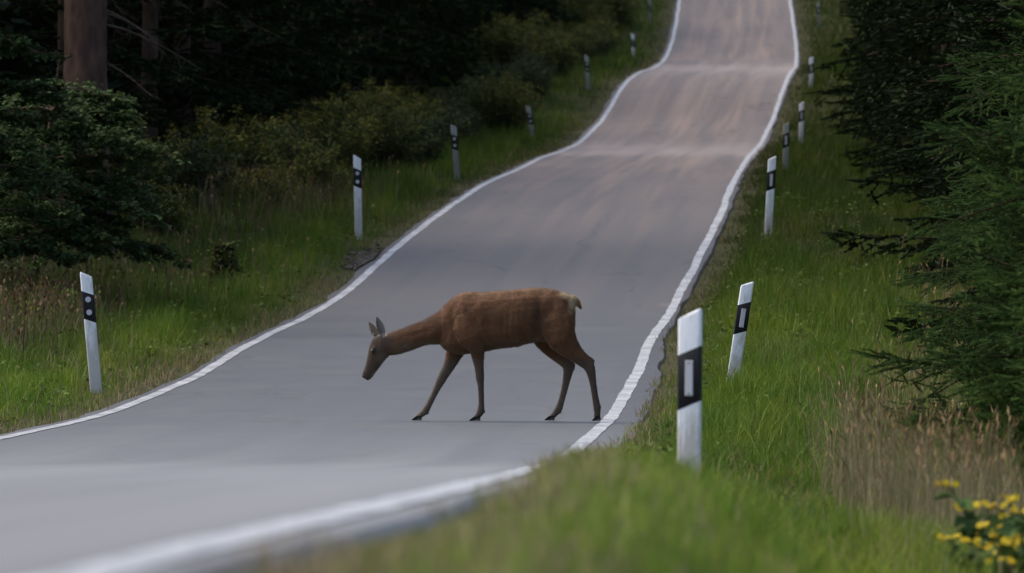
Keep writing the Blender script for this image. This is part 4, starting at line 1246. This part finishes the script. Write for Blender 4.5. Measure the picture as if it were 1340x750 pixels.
# tall dry grass with seed heads
def dry_grass(name, label, spots, tone=1.0):
    g = Geo()
    for (n, x0, d0, sx, sd, h, w) in spots:
        x = x0 + rng.normal(size=n) * sx; d = d0 + rng.normal(size=n) * sd
        ok = (x > edge_r(d) + 0.9) | (x < edge_l(d) - 0.7)
        x, d = x[ok], d[ok]; n = len(x)
        hh = h * rng.uniform(0.45, 1.12, n)
        c = (STRAW + (BROWN - STRAW) * rng.random((n, 1)) ** 1.7) * rng.uniform(0.55, 1.25, (n, 1)) * tone
        c = c + (GREEN * 0.9 - c) * (rng.random((n, 1)) < 0.22) * 0.8
        blades(g, x, d, hh, np.full(n, w) * rng.uniform(.6, 1.2, n), c, 2, 0.32)
        # panicles
        m = n // 3
        az = rng.random(m) * 6.28; lean = hh[:m] * 0.2
        top = np.stack([x[:m] + np.cos(az) * lean * .6, d[:m] + np.sin(az) * lean * .6, ground_z(x[:m], d[:m]) + hh[:m] * 0.98], 1)
        bot = np.stack([x[:m], d[:m], ground_z(x[:m], d[:m])], 1)
        tubes(g, bot, top, w * .35, w * .3, c[:m] * 1.1, 3)
        e = top + np.stack([np.cos(az) * .04, np.sin(az) * .04, rng.uniform(.04, .09, m)], 1)
        mid = (top + e) / 2; sv = np.stack([-np.sin(az), np.cos(az), np.zeros(m)], 1) * (w * 1.3)
        sv2 = np.stack([np.cos(az), np.sin(az), np.zeros(m)], 1) * (w * 1.3)
        V = np.stack([top, mid + sv, e, mid - sv, mid + sv2, mid - sv2], 1).reshape(-1, 3)
        o = np.arange(m)[:, None] * 6
        g.add(V, np.concatenate([o + np.array([[0, 1, 2, 3]]), o + np.array([[0, 4, 2, 5]])]), np.repeat(c[:m] * np.array([[1.15, 1.0, .9]]), 6, axis=0))
    tag(obj(name, g.build(name, M['dry'])), label, 'grass', kind='stuff')
dry_grass('dry_grass', 'tall straw-coloured grass with seed heads below the right spruces',
          [(3400, 2.60, 41, .27, 3.0, 0.74, .0040), (2400, 2.24, 36, .22, 2.0, 0.60, .0036), (1800, 3.0, 50, .3, 3.5, .62, .005), (1000, 3.1, 44, .5, 3, .55, .005), (500, 3.9, 62, .25, 4, .5, .006), (400, 5.3, 80, .3, 5, .45, .008), (120, 1.45, 37, .12, 4, .28, .004)])
dry_grass('dry_grass', 'brownish dry grass in patches under the left shrubs and tree',
          [(3600, -5.7, 80, .40, 3.5, .50, .012), (1200, -6.6, 88, .6, 4, .50, .013), (3000, -4.6, 115, .75, 3, .55, .014), (700, -4.9, 98, .8, 5, .4, .012), (500, -3.4, 120, .9, 6, .5, .016)], 0.5)

# a grey gravel patch beside the left post
def gravel():
    g = Geo(); n = 600
    x = -2.16 + rng.normal(size=n) * 0.16; d = 102.0 + rng.normal(size=n) * 1.0
    ok = x < edge_l(d) - 0.02; x, d = x[ok], d[ok]; n = len(x)
    z = ground_z(x, d) + 0.035; s = rng.uniform(0.015, 0.045, (n, 1, 1))
    octa = np.array([[1, 0, 0], [0, 1, 0], [-1, 0, 0], [0, -1, 0], [0, 0, .7], [0, 0, -.7]])[None] * rng.uniform(.6, 1.2, (n, 6, 1))
    V = np.stack([x, d, z], 1)[:, None] + octa * s
    f = np.array([[0, 1, 4], [1, 2, 4], [2, 3, 4], [3, 0, 4], [1, 0, 5], [2, 1, 5], [3, 2, 5], [0, 3, 5]])
    F = (np.arange(n)[:, None, None] * 6 + f[None]).reshape(-1, 3)
    c = np.array([[0.075, 0.066, 0.060]]) * rng.uniform(.6, 1.3, (n, 1))
    tag(obj('gravel', g.build('gravel', M['stone']) if g.V else (g.add(V.reshape(-1, 3), F, np.repeat(c, 6, axis=0)) or g.build('gravel', M['stone']))), 'grey gravel patch at the left road edge by the clean post', 'gravel', kind='stuff')
gravel()

# ------------------------------------------------------------------ yellow-flowering plants at the lower right
def ragwort(px, d, top_py, seed, label):
    r = np.random.default_rng(seed)
    x = (px - 670) * d / FPX; z0 = float(ground_z(x, d)) - 0.02
    h = (375 - top_py) * d / FPX - z0
    root = empty('yellow_flower_plant', (x, d, z0))
    tag(root, label, 'flower', 'yellow flowers at the lower right')
    gs = Geo(); heads = []; gl = Geo()
    for q in range(6):
        az = r.random() * 6.28; sp = r.uniform(0.03, 0.20)
        t = np.linspace(0, 1, 6); hh = h * r.uniform(0.62, 1.0) if q else h
        P = np.stack([sp * t ** 1.5 * math.cos(az), sp * t ** 1.5 * math.sin(az), hh * t], 1)
        curve_tube(gs, P, 0.004 * (1 - t) + 0.0022, (0.05, 0.075, 0.025), 5)
        e = P[-1]
        for w in range(5):
            a = r.random() * 6.28; rr_ = 0.055 * math.sqrt(r.random())
            tip = e + np.array([rr_ * math.cos(a), rr_ * math.sin(a), r.uniform(-.008, .012)])
            tubes(gs, [P[-2] * .4 + e * .6], [tip], 0.0018, 0.0012, (0.05, 0.075, 0.025), 3)
            heads.append(tip)
        m = 22
        u = r.uniform(.08, .92, m); pp = np.stack([np.interp(u, t, P[:, k_]) for k_ in range(3)], 1)
        leaves(gl, pp, 0.095, (0.060, 0.100, 0.030), r, 0.6)
    obj('stem', gs.build('stem', M['grass']), root)
    obj('foliage', gl.build('foliage', M['leaf']), root)
    for e in heads:
        obj('flower_head', FLOWER, root, tuple(e), (r.uniform(-.2, 1.1), r.uniform(-.8, .8), r.uniform(-.5, .5)), (r.uniform(0.75, 1.1),) * 3)
def flower_mesh():
    g = Geo(); k = 13
    a = np.arange(k) * 2 * np.pi / k
    for ring, (l, zz, w) in enumerate([(0.019, 0.002, 0.0045), (0.012, 0.006, 0.004)]):
        aa = a + ring * .24
        d = np.stack([np.cos(aa), np.sin(aa), np.full(k, 0.15)], 1); s = np.stack([-np.sin(aa), np.cos(aa), np.zeros(k)], 1)
        V = np.stack([d * .003 + [0, 0, zz], d * l * .6 + s * w + [0, 0, zz], d * l + [0, 0, zz], d * l * .6 - s * w + [0, 0, zz]], 1).reshape(-1, 3)
        g.add(V, np.arange(4 * k).reshape(-1, 4), (0.60, 0.46, 0.020))
    n = 8; b = np.arange(n) * 2 * np.pi / n
    V = np.concatenate([np.stack([.006*np.cos(b), .006*np.sin(b), np.full(n, .004)], 1), [[0, 0, .011]], np.stack([.004*np.cos(b), .004*np.sin(b), np.full(n, -.008)], 1)])
    F = np.array([[i_, (i_+1) % n, n] for i_ in range(n)] + [[(i_+1) % n, i_, n + 1 + i_] for i_ in range(n)] + [[(i_+1) % n, n + 1 + i_, n + 1 + (i_+1) % n] for i_ in range(n)])
    g.add(V, F, (0.50, 0.30, 0.015))
    return g.build('flower_head', M['petal'])
FLOWER = flower_mesh()
ragwort(1300, 29.0, 634, 1, 'tallest yellow flower plant below the spruce at lower right')
ragwort(1326, 28.0, 655, 2, 'yellow flower plant between the tallest one and the picture edge')
ragwort(1284, 28.5, 688, 3, 'shorter yellow flower plant left of the tallest one')
ragwort(1350, 27.5, 660, 4, 'yellow flower plant cut off by the right picture edge')
ragwort(1332, 27.0, 704, 5, 'lowest yellow flower plant in the bottom right corner')
